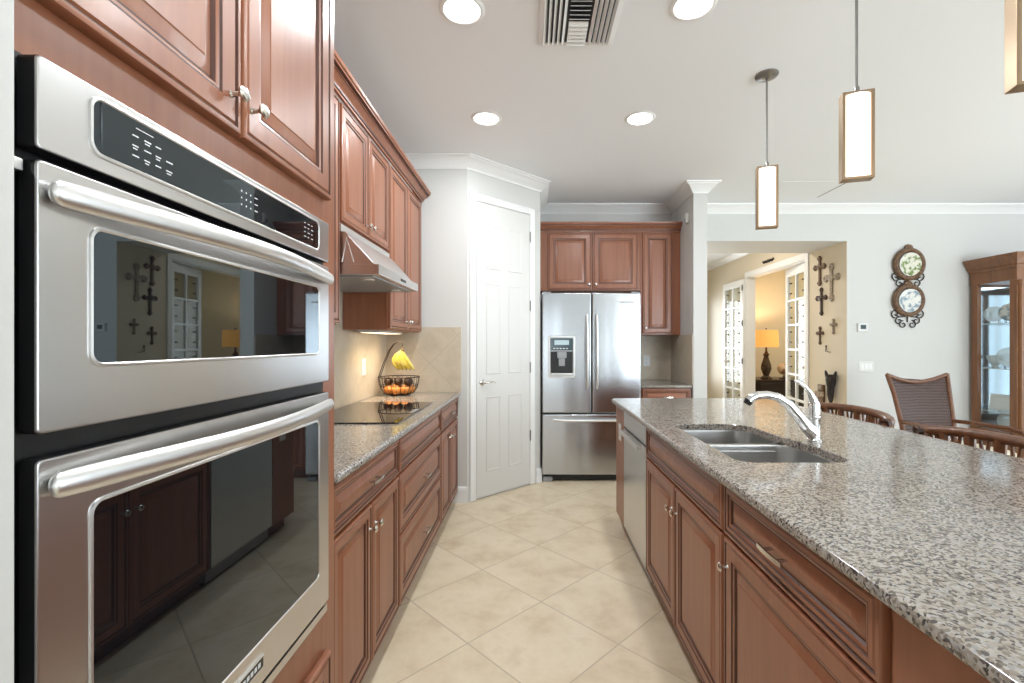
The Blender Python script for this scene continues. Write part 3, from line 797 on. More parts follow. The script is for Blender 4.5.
o = obj('countertop', counter_slab(outer, .884, .914, GRAN, hole), None, (1.15, 1.5, .884)); tag(o, 'large speckled granite island countertop with a sink cut-out', 'countertop')
t = thing('kitchen_sink', 'undermount stainless double-bowl sink in the island', 'sink', (.9, 1.94, .70))
def basin(y0, y1, x1, depth):
    m_ = MB(); f = lambda d, z, r: [(x, y, z) for x, y in rrect(SX0-.006+d, x1-d, y0+d, y1-d, max(r-d*.5, .01), 7)]
    m_.loft([f(-.012, .8835, .08), f(-.001, .8835, .075), f(.002, .876, .075), f(.010, .883-depth+.04, .075), f(.022, .883-depth+.010, .075), f(.045, .883-depth, .07), f(.045, .883-depth-.003, .07), f(.018, .883-depth+.006, .075), f(.006, .883-depth+.04, .075), f(-.003, .872, .075), f(-.012, .8815, .08)], SINKM, False, False)
    bt = [f(.045, .883-depth, .07)]
    cx, cy = (SX0+x1)/2, (y0+y1)/2
    m_.loft([bt[0], [(cx+(x-cx)*.3, cy+(y-cy)*.3, .883-depth-.002) for x, y, z in bt[0]]], SINKM, False, True)
    bo = obj('basin', m_, t)
    dr = MB(); dr.lathe([(.045, .0), (.045, .003), (.036, .004), (.030, .001), (.0, .001)], (cx, cy, .883-depth-.001), CHROME, 24); obj('drain', dr, bo)
basin(SYD+.012, SY1+.006, SX1-.025, .19); basin(SY0-.006, SYD-.012, SX1+.004, .17)
m_ = MB(); m_.box(SX0+.01, SX1-.03, SYD-.016, SYD+.016, .845, .8655, SINKM, .008); obj('divider', m_, t)

# faucet
FXc, FYc = 1.165, 1.918
t = thing('kitchen_faucet', 'chrome single-lever faucet behind the island sink', 'faucet', (FXc, FYc, .914))
m_ = MB(); m_.lathe([(.027, 0), (.027, .004), (.022, .008), (.021, .012), (.0205, .09), (.0215, .095), (.0215, .100), (.0205, .105), (.0205, .150), (.016, .162), (.006, .168), (0, .169)], (FXc, FYc, .914), CHROME, 28); obj('body', m_, t)
m_ = MB()
P_ = [(FXc-.004, FYc, .945), (FXc-.030, FYc, .968), (FXc-.065, FYc, 1.015), (FXc-.105, FYc, 1.062), (FXc-.150, FYc, 1.092), (FXc-.195, FYc, 1.103), (FXc-.235, FYc, 1.100), (FXc-.262, FYc, 1.088), (FXc-.272, FYc, 1.078)]
m_.tube(P_, [.030, .027, .023, .020, .0175, .016, .017, .018, .018], CHROME, 18); sp = obj('spout', m_, t)
m_ = MB(); m_.tube([(FXc-.268, FYc, 1.082), (FXc-.279, FYc, 1.064)], [.018, .015], BLACKP, 14); obj('spray_tip', m_, sp)
m_ = MB()
P_ = [(FXc, FYc, 1.068), (FXc-.006, FYc, 1.088), (FXc-.018, FYc, 1.112), (FXc-.038, FYc, 1.136), (FXc-.065, FYc, 1.156), (FXc-.082, FYc, 1.162)]
m_.tube(P_, [.017, .015, .011, .008, .006, .004], CHROME, 12); obj('lever', m_, t)

# ------------------------------------------------------------------ fruit basket
BC = Vector((-1.035, 3.62, .914))
t = thing('fruit_basket', 'bronze wire fruit basket with a banana hook on the left counter', 'basket', BC)
m_ = MB()
def ringpts(r, z, n=32): return [(BC.x+r*math.cos(2*math.pi*i/n), BC.y+r*math.sin(2*math.pi*i/n), BC.z+z) for i in range(n)]
BP = [(.085, .006), (.115, .020), (.138, .055), (.150, .100), (.155, .140)]
for r, z in ((.155, .140), (.085, .006), (.144, .075)): m_.tube(ringpts(r, z), .0035 if z == .14 else .0025, BRONZE, 6, closed=True)
for k in range(26):
    a = 2*math.pi*k/26
    m_.tube([(BC.x+r*math.cos(a), BC.y+r*math.sin(a), BC.z+z) for r, z in BP], .0018, BRONZE, 5)
for k in range(6):
    a = math.pi*k/6; m_.tube([(BC.x-.085*math.cos(a), BC.y-.085*math.sin(a), BC.z+.006), (BC.x+.085*math.cos(a), BC.y+.085*math.sin(a), BC.z+.006)], .0018, BRONZE, 5)
obj('wire_bowl', m_, t)
m_ = MB()
for q in (-1, 1):
    m_.tube([(BC.x-.153, BC.y+q*.02, BC.z+.138), (BC.x-.115, BC.y+q*.018, BC.z+.25), (BC.x-.075, BC.y+q*.014, BC.z+.345), (BC.x-.040, BC.y+q*.008, BC.z+.395), (BC.x-.010, BC.y+q*.003, BC.z+.412), (BC.x+.018, BC.y, BC.z+.408), (BC.x+.030, BC.y, BC.z+.390), (BC.x+.022, BC.y, BC.z+.376)], .0032, BRONZE, 7)
obj('banana_hook', m_, t)
fruit = []
def orange(i, x, y, z):
    m_ = MB(); m_.sphere((0, 0, 0), .036, ORANGE, 18, 12, .95)
    o = obj('orange', m_); o.location = (BC.x+x, BC.y+y, BC.z+z); OFF[o] = Vector((0, 0, 0))
    s_ = MB(); s_.lathe([(.005, .033), (.004, .0352), (0, .0355)], (0, 0, 0), BANTIP, 8); obj('stem', s_, o)
    return o
spots = [(0, -.083, .045), (.062, -.058, .046), (-.062, -.058, .046), (.088, .012, .047), (-.088, .012, .047), (.044, .064, .046), (-.044, .064, .046), (.0, .0, .043)]
o0 = orange(0, *spots[0]); LO = ['orange at the front centre of the wire basket', 'orange front right in the wire basket', 'orange front left in the wire basket', 'orange against the right side of the wire basket', 'orange against the left side of the wire basket', 'orange rear right in the wire basket', 'orange rear left in the wire basket', 'orange lying in the middle of the wire basket']
for k, (sp_, lb) in enumerate(zip(spots, LO)):
    o = o0 if k == 0 else copy_tree(o0)
    o.location = (BC.x+sp_[0], BC.y+sp_[1], BC.z+sp_[2]); tag(o, lb, 'orange', 'oranges in the wire basket')
m_ = MB(); m_.lathe([(.0, -.048), (.018, -.044), (.031, -.028), (.035, -.008), (.031, .014), (.021, .036), (.012, .046), (0, .049)], (0, 0, 0), AVO, 16, (0, 0, 1))
av0 = obj('avocado', m_); s_ = MB(); s_.lathe([(.004, .047), (.003, .053), (0, .0535)], (0, 0, 0), BANTIP, 8); obj('stem', s_, av0)
for k, (x, y, z, rx, rz, lb) in enumerate(((-.074, -.030, .106, R(85), R(8), 'dark avocado leaning left on the oranges'), (.002, -.034, .108, R(90), R(0), 'dark avocado lying in the middle on the oranges'), (.076, -.024, .106, R(85), R(-8), 'dark avocado leaning right on the oranges'))):
    o = av0 if k == 0 else copy_tree(av0)
    o.location = (BC.x+x, BC.y+y, BC.z+z); o.rotation_euler = (rx, 0, rz); tag(o, lb, 'avocado', 'avocados in the wire basket')
t = thing('banana_bunch', 'bunch of yellow bananas hanging from the basket hook', 'bananas', (BC.x+.022, BC.y, BC.z+.37))
top = Vector((BC.x+.024, BC.y-.006, BC.z+.352))
m_ = MB(); m_.tube([top+Vector((-.002, .004, .022)), top+Vector((0, 0, .008)), top+Vector((.006, -.006, -.012))], [.007, .009, .014], BANTIP, 10); obj('stem', m_, t)
for k in range(5):
    f_ = (k-2)/2
    dx, dy = .030*f_, -.018+.012*abs(f_)
    m_ = MB(); pts = []; rr = []
    for i in range(11):
        s = i/10; bow = math.sin(math.pi*min(s*1.05, 1))
        pts.append(top+Vector((dx*2.0*s+.030*f_*bow*(1 if f_ < 0 else .4)+.035*s+(-.016*bow), dy*1.6*bow-.004*k*.3, -.004-.165*s+.014*s*s)))
        rr.append([.006, .0085, .013, .0165, .018, .0188, .0188, .018, .0165, .0125, .007][i])
    m_.tube(pts, rr, BANANA, 6); bn = obj('banana', m_, t)
    m_ = MB(); m_.tube([pts[-1], pts[-1]+(pts[-1]-pts[-2]).normalized()*.006], [.0052, .004], BANTIP, 8); obj('tip', m_, bn)

# ------------------------------------------------------------------ ceiling: downlights, vent, hatch, pendants
def downlight(x, y, label, power=10):
    t = thing('recessed_downlight', label, 'ceiling light', (x, y, CE), 'recessed downlights')
    m_ = MB(); m_.lathe([(.105, .001), (.100, .004), (.095, .008), (.086, .009), (.080, .005), (.078, .001)], (x, y, CE), TRIM, 32, (0, 0, -1)); obj('trim_ring', m_, t)
    m_ = MB(); m_.lathe([(.079, .001), (.077, .004), (.05, .007), (0, .008)], (x, y, CE), BULB, 32, (0, 0, -1)); obj('lens', m_, t)
    l = bpy.data.lights.new('downlight_lamp', 'AREA'); l.shape = 'DISK'; l.size = .14; l.energy = power; l.color = (.90, .96, 1)
    o = bpy.data.objects.new('downlight_lamp', l); COL.objects.link(o); o.location = (x, y, CE-.012)
downlight(-.31, 3.16, 'recessed round downlight nearest the pantry corner')
downlight(.735, 3.16, 'recessed round downlight in front of the refrigerator, right of the aisle')
downlight(-.32, 2.13, 'recessed round downlight beside the vent, above the left cabinets')
downlight(.728, 2.10, 'recessed round downlight beside the vent, above the island')
for x, y in ((-.2, .75), (1.8, -1.5), (4.2, -1.5), (4.2, 1.2)):     # unseen fill lamps added further back in the room
    l = bpy.data.lights.new('room_fill_lamp', 'AREA'); l.shape = 'DISK'; l.size = .14; l.energy = 6.5; l.spread = R(105); l.color = (.90, .96, 1)
    o = bpy.data.objects.new('room_fill_lamp', l); COL.objects.link(o); o.location = (x, y, CE-.012)

vx0, vx1, vy0, vy1 = .058, .385, 2.03, 2.362
t = thing('ceiling_vent', 'white three-way air register in the ceiling', 'vent', ((vx0+vx1)/2, (vy0+vy1)/2, CE))
m_ = MB(); f = lambda d, z: [(x, y, CE-z) for x, y in rrect(vx0-.025+d, vx1+.025-d, vy0-.025+d, vy1+.02-d, .004, 2)]
m_.loft([f(0, .0005), f(.002, .006), f(.022, .010), f(.026, .010), f(.026, .004)], TRIM, False, False); obj('frame', m_, t)
obj('backing', MB().box(vx0, vx1, vy0, vy1, CE-.003, CE-.001, BLACKP), t)
def slat(x0, y0, x1, y1, dx, dy):
    m_ = MB(); m_.loft([[(x, y, CE-.004), (x+dx*.1, y+dy*.1, CE-.003), (x+dx, y+dy, CE-.016), (x+dx*.9, y+dy*.9, CE-.017)] for x, y in ((x0, y0), (x1, y1))], TRIM); obj('slat', m_, t)
W3 = (vx1-vx0)/3
for k in range(5): slat(vx0+.012+k*.023, vy0, vx0+.012+k*.023, vy1, -.014, 0)
for k in range(5): slat(vx1-.012-k*.023, vy0, vx1-.012-k*.023, vy1, .014, 0)
for k in range(6): slat(vx0+W3+.008, vy0+.015+k*.029, vx1-W3-.008, vy0+.015+k*.029, 0, -.018)
for k in range(6): slat(vx0+W3+.008, vy1-.012-k*.029, vx1-W3-.008, vy1-.012-k*.029, 0, .018)

t = thing('attic_hatch', 'flat white access hatch in the ceiling behind the pendants', 'hatch', (2.7, 4.63, CE))
m_ = MB(); m_.box(2.36, 2.98, 4.39, 4.86, CE-.003, CE-.0005, CEIL, .001); obj('hatch_panel', m_, t)
m_ = MB(); m_.box(2.983, 2.994, 4.37, 4.87, CE-.004, CE-.0005, PEWTER); obj('gap_strip', m_, t)

def pendant(x, y, label, rz):
    t = thing('pendant_light', label, 'pendant light', (x, y, 1.97), 'pendant lights over the island', rz=rz, local=True)
    D = CE-1.97
    m_ = MB(); m_.lathe([(.062, 0), (.062, .006), (.050, .016), (.020, .022), (0, .022)], (0, 0, D), PEWTER, 28, (0, 0, -1)); obj('canopy', m_, t)
    m_ = MB(); m_.tube([(0, 0, .345), (0, 0, D-.02)], .0055, PEWTER, 10); m_.lathe([(.011, 0), (.011, .02), (.007, .028)], (0, 0, .350), PEWTER, 14); obj('rod', m_, t)
    w = .050; d = .025
    m_ = MB()
    for s in (-1, 1):
        m_.box(s*w-.006, s*w+.006, -d, d, 0, .350, GOLDF, .002)
    m_.box(-w, w, -d, d, 0, .010, GOLDF, .002); m_.box(-w, w, -d, d, .340, .350, GOLDF, .002)
    obj('frame', m_, t)
    m_ = MB(); lo = []
    n = 12
    for z in (.012, .338):
        fr = [(-w+.009+(2*w-.018)*i/n, -.020-.016*math.sin(math.pi*i/n), z) for i in range(n+1)]
        bk = [(w-.009-(2*w-.018)*i/n, .020+.016*math.sin(math.pi*i/n), z) for i in range(n+1)]
        lo.append(fr+bk)
    m_.loft(lo, SHADEG); obj('glass_shade', m_, t)
    return t
pd = pendant(1.338, 2.65, 'lit pendant over the far end of the island, with its canopy in view', R(-18))
place(pd, (1.305, 1.87, 1.97), R(-18), 'lit pendant over the middle of the island')
place(pd, (1.29, 1.185, 1.97), R(-18), 'pendant over the near end of the island, cut by the frame edge')

# ------------------------------------------------------------------ bar stools
def stool():
    t = thing('bar_stool', '', 'bar stool', (0, 0, 0), 'rattan stools tucked under the island', local=True)
    # local: faces -X (towards the island), back at +X
    def arcp(r, z, a0=-90, a1=90, n=16, cx=0.0): return [(cx+r*.36*math.cos(R(a0+(a1-a0)*i/n)), r*math.sin(R(a0+(a1-a0)*i/n)), z(i/n) if callable(z) else z) for i in range(n+1)]
    zt = lambda s: .912+.022*math.sin(math.pi*s)
    m_ = MB(); m_.tube(arcp(.315, zt), .022, RATT, 12); tr = obj('top_rail', m_, t)
    for e in (0, 16):
        p = Vector(arcp(.315, zt)[e]); q = Vector(arcp(.315, zt)[1 if e == 0 else 15]); b_ = MB(); b_.tube([p-(p-q)*.9, p+(p-q)*.15], .0235, WEAVE, 12); obj('binding', b_, tr)
    m_ = MB(); m_.tube(arcp(.285, .67), .016, RATT, 10); obj('lower_rail', m_, t)
    T, B = arcp(.315, zt, n=48), arcp(.285, .67, n=48)
    for k in range(2, 48, 6):
        m_ = MB(); m_.tube([B[k], T[k]], [.015, .021], RATT, 8); obj('spindle', m_, t)
    for k in range(5, 47, 6):
        m_ = MB(); m_.tube([B[k-1], T[k+1]], .007, RATT, 6); m_.tube([B[k+1], T[k-1]], .007, RATT, 6); obj('cross_cane', m_, t)
    m_ = MB(); f = lambda d, z: [(x, y, z) for x, y in rrect(-.33+d, .07-d, -.235+d, .235-d, .07, 5)]
    m_.loft([f(0, .615), f(0, .640), f(.012, .650)], WEAVE); obj('seat', m_, t)
    m_ = MB(); m_.loft([f(.015, .651), f(.004, .668), f(.010, .690), f(.04, .698)], CREAM); obj('seat_cushion', m_, t)
    for sx_ in (-1, 1):
        for sy_ in (-1, 1):
            m_ = MB(); m_.tube([(sx_*.185-.13, sy_*.235, .0), (sx_*.165-.13, sy_*.21, .62)], .017, RATT, 10); obj('leg', m_, t)
    m_ = MB(); m_.tube([(-.305, -.222, .25), (.045, -.222, .25), (.045, .222, .25), (-.305, .222, .25)], .011, RATT, 8, closed=True); obj('stretcher', m_, t)
    return t
s0 = stool(); s0.location = (1.765, 2.64, 0); s0.rotation_euler = (0, 0, 0); s0['label'] = 'rattan bar stool behind the faucet, farther of the two'
place(s0, (1.768, 1.825, 0), 0, 'rattan bar stool at the island edge in front of the armchair')

# ------------------------------------------------------------------ rattan armchair
t = thing('armchair', 'rattan armchair with a high woven back standing by the wall', 'chair', (3.42, 3.76, 0), rz=R(5), local=True)
# local: faces -Y
for sx_ in (-1, 1):
    m_ = MB(); m_.tube([(sx_*.235, .22, 0), (sx_*.225, .215, .42), (sx_*.240, .235, .62), (sx_*.262, .29, .88), (sx_*.285, .335, 1.045)], [.018, .019, .020, .018, .017], RATT, 10); obj('back_post', m_, t)
    m_ = MB(); m_.tube([(sx_*.255, -.27, 0), (sx_*.255, -.26, .43)], .018, RATT, 10); obj('front_leg', m_, t)
    m_ = MB(); m_.tube([(sx_*.240, .235, .645), (sx_*.275, .05, .650), (sx_*.300, -.15, .650), (sx_*.302, -.24, .635), (sx_*.292, -.285, .585), (sx_*.275, -.275, .50), (sx_*.258, -.262, .43)], .017, RATT, 10); m_.tube([(sx_*.285, -.02, .640), (sx_*.290, -.17, .628), (sx_*.280, -.22, .575), (sx_*.268, -.21, .50), (sx_*.252, -.20, .43)], .012, RATT, 8); obj('armrest', m_, t)
n = 14
def backz(s): return 1.04-.065*math.sin(math.pi*s)
m_ = MB(); m_.tube([(-.285+.57*i/n, .335-.02*math.sin(math.pi*i/n)+.03*math.sin(math.pi*i/n), backz(i/n)) for i in range(n+1)], .017, RATT, 10); obj('top_rail', m_, t)
m_ = MB(); rows = []
for j in range(9):
    v_ = j/8; row = []
    for i in range(n+1):
        s = i/n; wv = .225+.05*v_; zz = .54+(backz(s)-.54)*v_
        row.append(Vector((-wv+2*wv*s, .218+.118*v_*v_**.3+.028*math.sin(math.pi*s), zz)))
    rows.append(row)
lo = [r_+[p+Vector((0, .012, 0)) for p in reversed(r_)] for r_ in rows]
m_.loft(lo, WEAVE); obj('woven_back', m_, t)
m_ = MB(); m_.tube([(-.235, .225, .535), (0, .25, .535), (.235, .225, .535)], .015, RATT, 10); obj('lower_rail', m_, t)
m_ = MB(); f = lambda d, z: [(x, y, z) for x, y in rrect(-.25+d, .25-d, -.275+d, .215-d, .04, 4)]
m_.loft([f(0, .395), f(0, .425), f(.008, .432)], RATT); obj('seat_frame', m_, t)
m_ = MB(); m_.loft([f(.015, .433), f(.004, .45), f(.006, .48), f(.03, .495), f(.07, .50)], CREAM); obj('seat_cushion', m_, t)
m_ = MB(); m_.tube([(-.25, -.265, .2), (.25, -.265, .2)], .011, RATT, 8); m_.tube([(-.232, .218, .2), (.232, .218, .2)], .011, RATT, 8); obj('stretcher', m_, t)

# ------------------------------------------------------------------ china cabinet
CX0, CX1, CY0, CY1 = 4.85, 6.05, 4.65, 5.15
t = thing('china_cabinet', 'oak china cabinet with glass sides against the dining wall', 'china cabinet', ((CX0+CX1)/2, 4.92, 0))
b = MB()
b.box(CX0, CX1, CY0, CY1, .0, .40, OAK, .004); b.box(CX0, CX1, CY0, CY1, 1.955, 2.10, OAK, .003); b.box(CX0+.02, CX1-.02, CY1-.015, CY1, .40, 1.955, OAK)
obj('carcass', b, t)
for x in (CX0, CX1-.075):
    b = MB(); b.box(x, x+.075, CY0, CY0+.075, .40, 1.955, OAK, .004); obj('front_post', b, t)
    b = MB(); b.box(x, x+.045, CY1-.085, CY1-.016, .40, 1.955, OAK, .003); obj('rear_post', b, t)
b = MB(); p_ = Vector((CX0+.0375, CY0-.004, 0)); b.tube([p_+UP*.42, p_+UP*1.93], .026, OAK, 14); b.tube([p_+UP*1.90, p_+UP*1.95], .034, OAK, 14); b.tube([p_+UP*.40, p_+UP*.46], .034, OAK, 14); obj('turned_pilaster', b, t)
crp = [(0, 2.08), (.012, 2.08), (.016, 2.105), (.03, 2.115), (.04, 2.15), (.065, 2.185), (.075, 2.195), (.078, 2.22), (0, 2.22)]
b = sweep([(CX1, CY1), (CX1, CY0), (CX0, CY0), (CX0, CY1)][::-1][::-1], [(-o_, z_) for o_, z_ in crp], OAK)
b.box(CX0, CX1, CY0, CY1, 2.10, 2.215, OAK); obj('cornice', b, t)
for x in (CX0+.02, CX1-.026):
    obj('side_glass', MB().box(x, x+.004, CY0+.07, CY1-.08, .40, 1.955, GLASS), t)
b = MB(); b.box(CX0+.075, CX1-.075, CY0+.012, CY0+.035, .40, .47, OAK); b.box(CX0+.075, CX1-.075, CY0+.012, CY0+.035, 1.89, 1.955, OAK)
for x in (CX0+.075, (CX0+CX1)/2-.03, CX1-.135): b.box(x, x+.06, CY0+.012, CY0+.035, .47, 1.89, OAK)
fd = obj('door_frame', b, t); obj('door_glass', MB().box(CX0+.1, CX1-.1, CY0+.020, CY0+.024, .46, 1.90, GLASS), fd)
SHZ = (.595, 1.05, 1.528)
for z in SHZ: obj('glass_shelf', MB().box(CX0+.046, CX1-.046, CY0+.08, CY1-.09, z-.008, z, CRYSTAL), t)
obj('back_mirror', MB().box(CX0+.05, CX1-.05, CY1-.019, CY1-.0155, .42, 1.94, plain('mirror', (.42, .50, .56), .08, metal=1.0)), t)
l = bpy.data.lights.new('cabinet_lamp', 'AREA'); l.size = .25; l.energy = 1.6; l.color = (.85, .93, 1)
o = bpy.data.objects.new('cabinet_lamp', l); COL.objects.link(o); o.location = (CX0+.35, 4.93, 1.94)
def dish(name, label, x, y, z, r, m, kind):
    if kind == 'plate':
        tt = thing(name, label, 'plate', (x, y, z)); c = Vector((x, y, z+r+.012)); ax = Vector((-.80, -.60, .22)).normalized()
        m_ = MB(); m_.lathe([(r*.55, 0), (r*.6, .003), (r, .022), (r, .026), (r*.62, .008), (r*.3, .005), (0, .005)], c, m, 28, ax); obj('plate', m_, tt)
        s_ = MB(); b0 = Vector((x, y, z+.001))
        for q in (-.04, .04):
            d_ = Vector((.6, -.8, 0))*q; s_.tube([b0+d_+ax*.06+UP*.02, b0+d_+ax*.05, b0+d_-ax*.03, b0+d_-ax*.035+UP*.10], .003, BRONZE, 6)
        obj('easel', s_, tt)
    else:
        tt = thing(name, label, 'bowl', (x, y, z)); m_ = MB(); m_.lathe([(r*.45, 0), (r*.45, .012), (r*.3, .02), (r*.6, .05), (r*.95, .11), (r, .135), (r*.96, .135), (r*.55, .055), (0, .03)], (x, y, z+.0005), m, 26); obj('bowl', m_, tt)
        m_ = MB(); m_.lathe([(r*.45, .0), (r*.47, .004), (r*.45, .008)], (x, y, z+.0005), m, 20); obj('foot', m_, tt)
dish('glass_plate', 'crystal plate toward the wall on the top cabinet shelf', 4.99, 5.02, SHZ[2], .085, CRYSTAL, 'plate')
dish('china_plate', 'painted china plate toward the front on the top cabinet shelf', 5.00, 4.85, SHZ[2], .095, PLATE2, 'plate')
dish('glass_bowl', 'crystal bowl toward the wall on the middle cabinet shelf', 4.99, 5.01, SHZ[1], .075, CRYSTAL, 'bowl')
dish('glass_plate', 'crystal plate toward the front on the middle cabinet shelf', 5.00, 4.86, SHZ[1], .105, CRYSTAL, 'plate')
dish('glass_plate', 'cut crystal plate standing on the cabinet floor', 5.0, 4.88, .4005, .085, CRYSTAL, 'plate')
tt = thing('porcelain_platter', 'white rectangular platter on the lowest cabinet shelf', 'platter', (4.99, 4.93, SHZ[0]))
m_ = MB(); m_.panel((4.955, 5.045, SHZ[0]+.004), Vector((.18, -.98, 0)), Vector((.12, 0, .99)), Vector((-.98, -.18, .1)), .235, .175, [(0, 0), (0, .008), (.008, .014), (.025, .012), (.03, .006)], PORC); obj('platter', m_, tt)
m_ = MB(); m_.tube([(4.94, 4.93, SHZ[0]+.012), (4.94, 4.93, SHZ[0]+.004), (5.03, 4.93, SHZ[0]+.004), (5.01, 4.93, SHZ[0]+.1)], .003, BRONZE, 6); obj('easel', m_, tt)

# ------------------------------------------------------------------ things on the dining wall
def wpt(u, v, Y=5.17): return Vector(((u-532)/465*Y, Y, 1.315-(v-343.3)/465*Y))
t = thing('plate_rack', 'wrought iron two-tier plate rack on the dining wall', 'plate rack', wpt(906, 290))
cs = [wpt(907, 264.5), wpt(906.5, 300.5)]
m_ = MB()
yf = 5.155
def spiral(cx, cz, r, a0, turns, sgn):
    return [(cx+(r*(1-.75*i/18))*math.cos(a0+sgn*turns*2*math.pi*i/18), yf, cz+(r*(1-.75*i/18))*math.sin(a0+sgn*turns*2*math.pi*i/18)) for i in range(19)]
for c_, low in ((cs[0], -.20), (cs[1], -.215)):
    for s in (-1, 1):
        m_.tube([(c_.x, yf, c_.z-.16), (c_.x+s*.04, yf, c_.z+low+.035), (c_.x+s*.09, yf, c_.z+low+.03), (c_.x+s*.13, yf, c_.z+low+.055)], .006, IRON, 7)
        m_.tube(spiral(c_.x+s*.135, c_.z+low+.070, .050, -math.pi/2, 1.1, s), .006, IRON, 7)
        m_.tube(spiral(c_.x+s*.095, c_.z+low-.012, .044, math.pi/2, 1.1, -s), .006, IRON, 7)
for s in (-1, 1): m_.tube(spiral(cs[1].x+s*.05, cs[1].z-.268, .046, math.pi/2, 1.1, -s), .006, IRON, 7)
m_.tube([(cs[0].x, yf+.003, cs[0].z+.20), (cs[1].x, yf+.003, cs[1].z-.24)], .006, IRON, 7)
obj('scrollwork', m_, t)
for c_ in cs:
    m_ = MB(); m_.tube([(c_.x+.150*math.cos(2*math.pi*i/36), 5.140, c_.z+.155*math.sin(2*math.pi*i/36)) for i in range(36)], .027, CROSSW, 10, closed=True)
    m_.lathe([(.05, 0), (.046, .012), (.03, .02), (0, .022)], (c_.x, 5.150, c_.z+.172), CROSSW, 16, (0, -1, 0)); obj('plate_ring', m_, t)
for c_, mm, lb in ((cs[0], PLATE1, 'green flowered plate in the upper ring of the iron wall rack'), (cs[1], PLATE2, 'pale blue scenic plate in the lower ring of the iron wall rack')):
    m_ = MB(); m_.lathe([(.07, 0), (.075, .003), (.128, .014), (.130, .018), (.124, .018), (.078, .007), (0, .006)], (c_.x+.012, 5.142, c_.z-.006), mm, 32, (0, -1, 0), [None, None, PORC, PORC, mm, mm]); o = obj('china_plate', m_, None, (c_.x, 5.142, c_.z)); tag(o, lb, 'plate', 'plates in the iron wall rack')
p = wpt(862, 327.5); t = thing('thermostat', 'small white thermostat on the dining wall beside the opening', 'thermostat', p)
m_ = MB(); m_.panel(p+Vector((-.058, 0, -.048)), AX, UP, NY, .116, .096, [(0, 0), (0, .016), (.004, .021), (.010, .022)], WHITEP); o = obj('housing', m_, t)
m_ = MB(); m_.panel(p+Vector((-.030, -.022, -.018)), AX, UP, NY, .060, .046, [(0, 0), (0, .001), (.002, .0015)], LCD); obj('display', m_, t)
wall_plate('light_switch', 'white three-gang light switch below the thermostat', 'switch', wpt(866, 366.5), AX, NY, .165, .118, 3)

# crosses on the passage wall (faces -X at X = 3.5)
XW = 3.50
def hpt(u, v):
    Y = XW*465/(u-532); return Y, 1.315-(v-343.3)/465*Y
def cross(u, v, hh, label, m, style, k=1.0):
    Y, Z = hpt(u, v); t = thing('wall_cross', label, 'cross', (XW, Y, Z), 'crosses on the passage wall')
    h2 = hh/2; aw = hh*.26; bw = hh*.055
    b = MB(); b.box(XW-.018, XW-.001, Y-bw, Y+bw, Z-h2*.92, Z+h2*.92, m, .005); obj('upright', b, t)
    zc = Z+hh*.14
    b = MB(); b.box(XW-.020, XW-.001, Y-aw, Y+aw, zc-bw, zc+bw, m, .005); obj('crossbar', b, t)
    ends = [(Y-aw, zc), (Y+aw, zc), (Y, Z+h2*.9), (Y, Z-h2*.9)]
    for ey, ez in ends:
        b = MB()
        if style == 0:
            for dy, dz_ in ((0, bw*.9), (bw*.9, 0), (-bw*.9, 0), (0, -bw*.9)): b.lathe([(bw*.95, 0), (bw*.85, .014), (bw*.4, .021), (0, .022)], (XW-.001, ey+dy, ez+dz_), m, 12, (-1, 0, 0))
        elif style == 1:
            b.lathe([(bw*2.0, 0), (bw*1.9, .012), (bw*1.2, .018), (bw*.6, .012), (0, .02)], (XW-.001, ey, ez), m, 16, (-1, 0, 0))
        else:
            b.prism([(ey-bw*1.9, ez), (ey, ez-bw*1.9), (ey+bw*1.9, ez), (ey, ez+bw*1.9)], lambda y, z: (XW-.001, y, z), lambda y, z: (XW-.024, y, z), m)
        obj('finial', b, t)
    b = MB(); b.lathe([(bw*2.1, .010), (bw*2.0, .022), (bw*.9, .030), (0, .032)], (XW-.001, Y, zc), m, 16, (-1, 0, 0)); obj('boss', b, t)
cross(820.5, 271, .33, 'dark carved cross at the top left of the cross group', CROSSW, 2)
cross(832, 282.5, .40, 'large silvery cross with round ends at the upper right', CROSSP, 1)
cross(822, 301.5, .31, 'broad dark brown cross in the middle of the cross group', plain('dark_carved', (.06, .03, .018), .5), 0)
cross(834, 326.5, .165, 'small pewter cross at the right of the cross group', CROSSP, 1)
cross(820.5, 335.5, .20, 'small brown cross at the lower left of the cross group', CROSSW, 1)
Y, Z = hpt(828, 348)
t = thing('wall_hook_ornament', 'tiny wire ornament on the passage wall beneath the crosses', 'ornament', (XW, Y, Z))
m_ = MB(); m_.tube([(XW-.006, Y+.04, Z-.04), (XW-.006, Y+.03, Z+.02), (XW-.006, Y+.01, Z-.03)], .003, BRONZE, 6); m_.tube([(XW-.006, Y+.04, Z-.04), (XW-.006, Y-.05, Z-.05)], .003, BRONZE, 6); obj('wire', m_, t)
m_ = MB(); m_.lathe([(.012, 0), (.010, .01), (0, .012)], (XW-.001, Y+.03, Z+.02), BRONZE, 10, (-1, 0, 0)); obj('hook', m_, t)
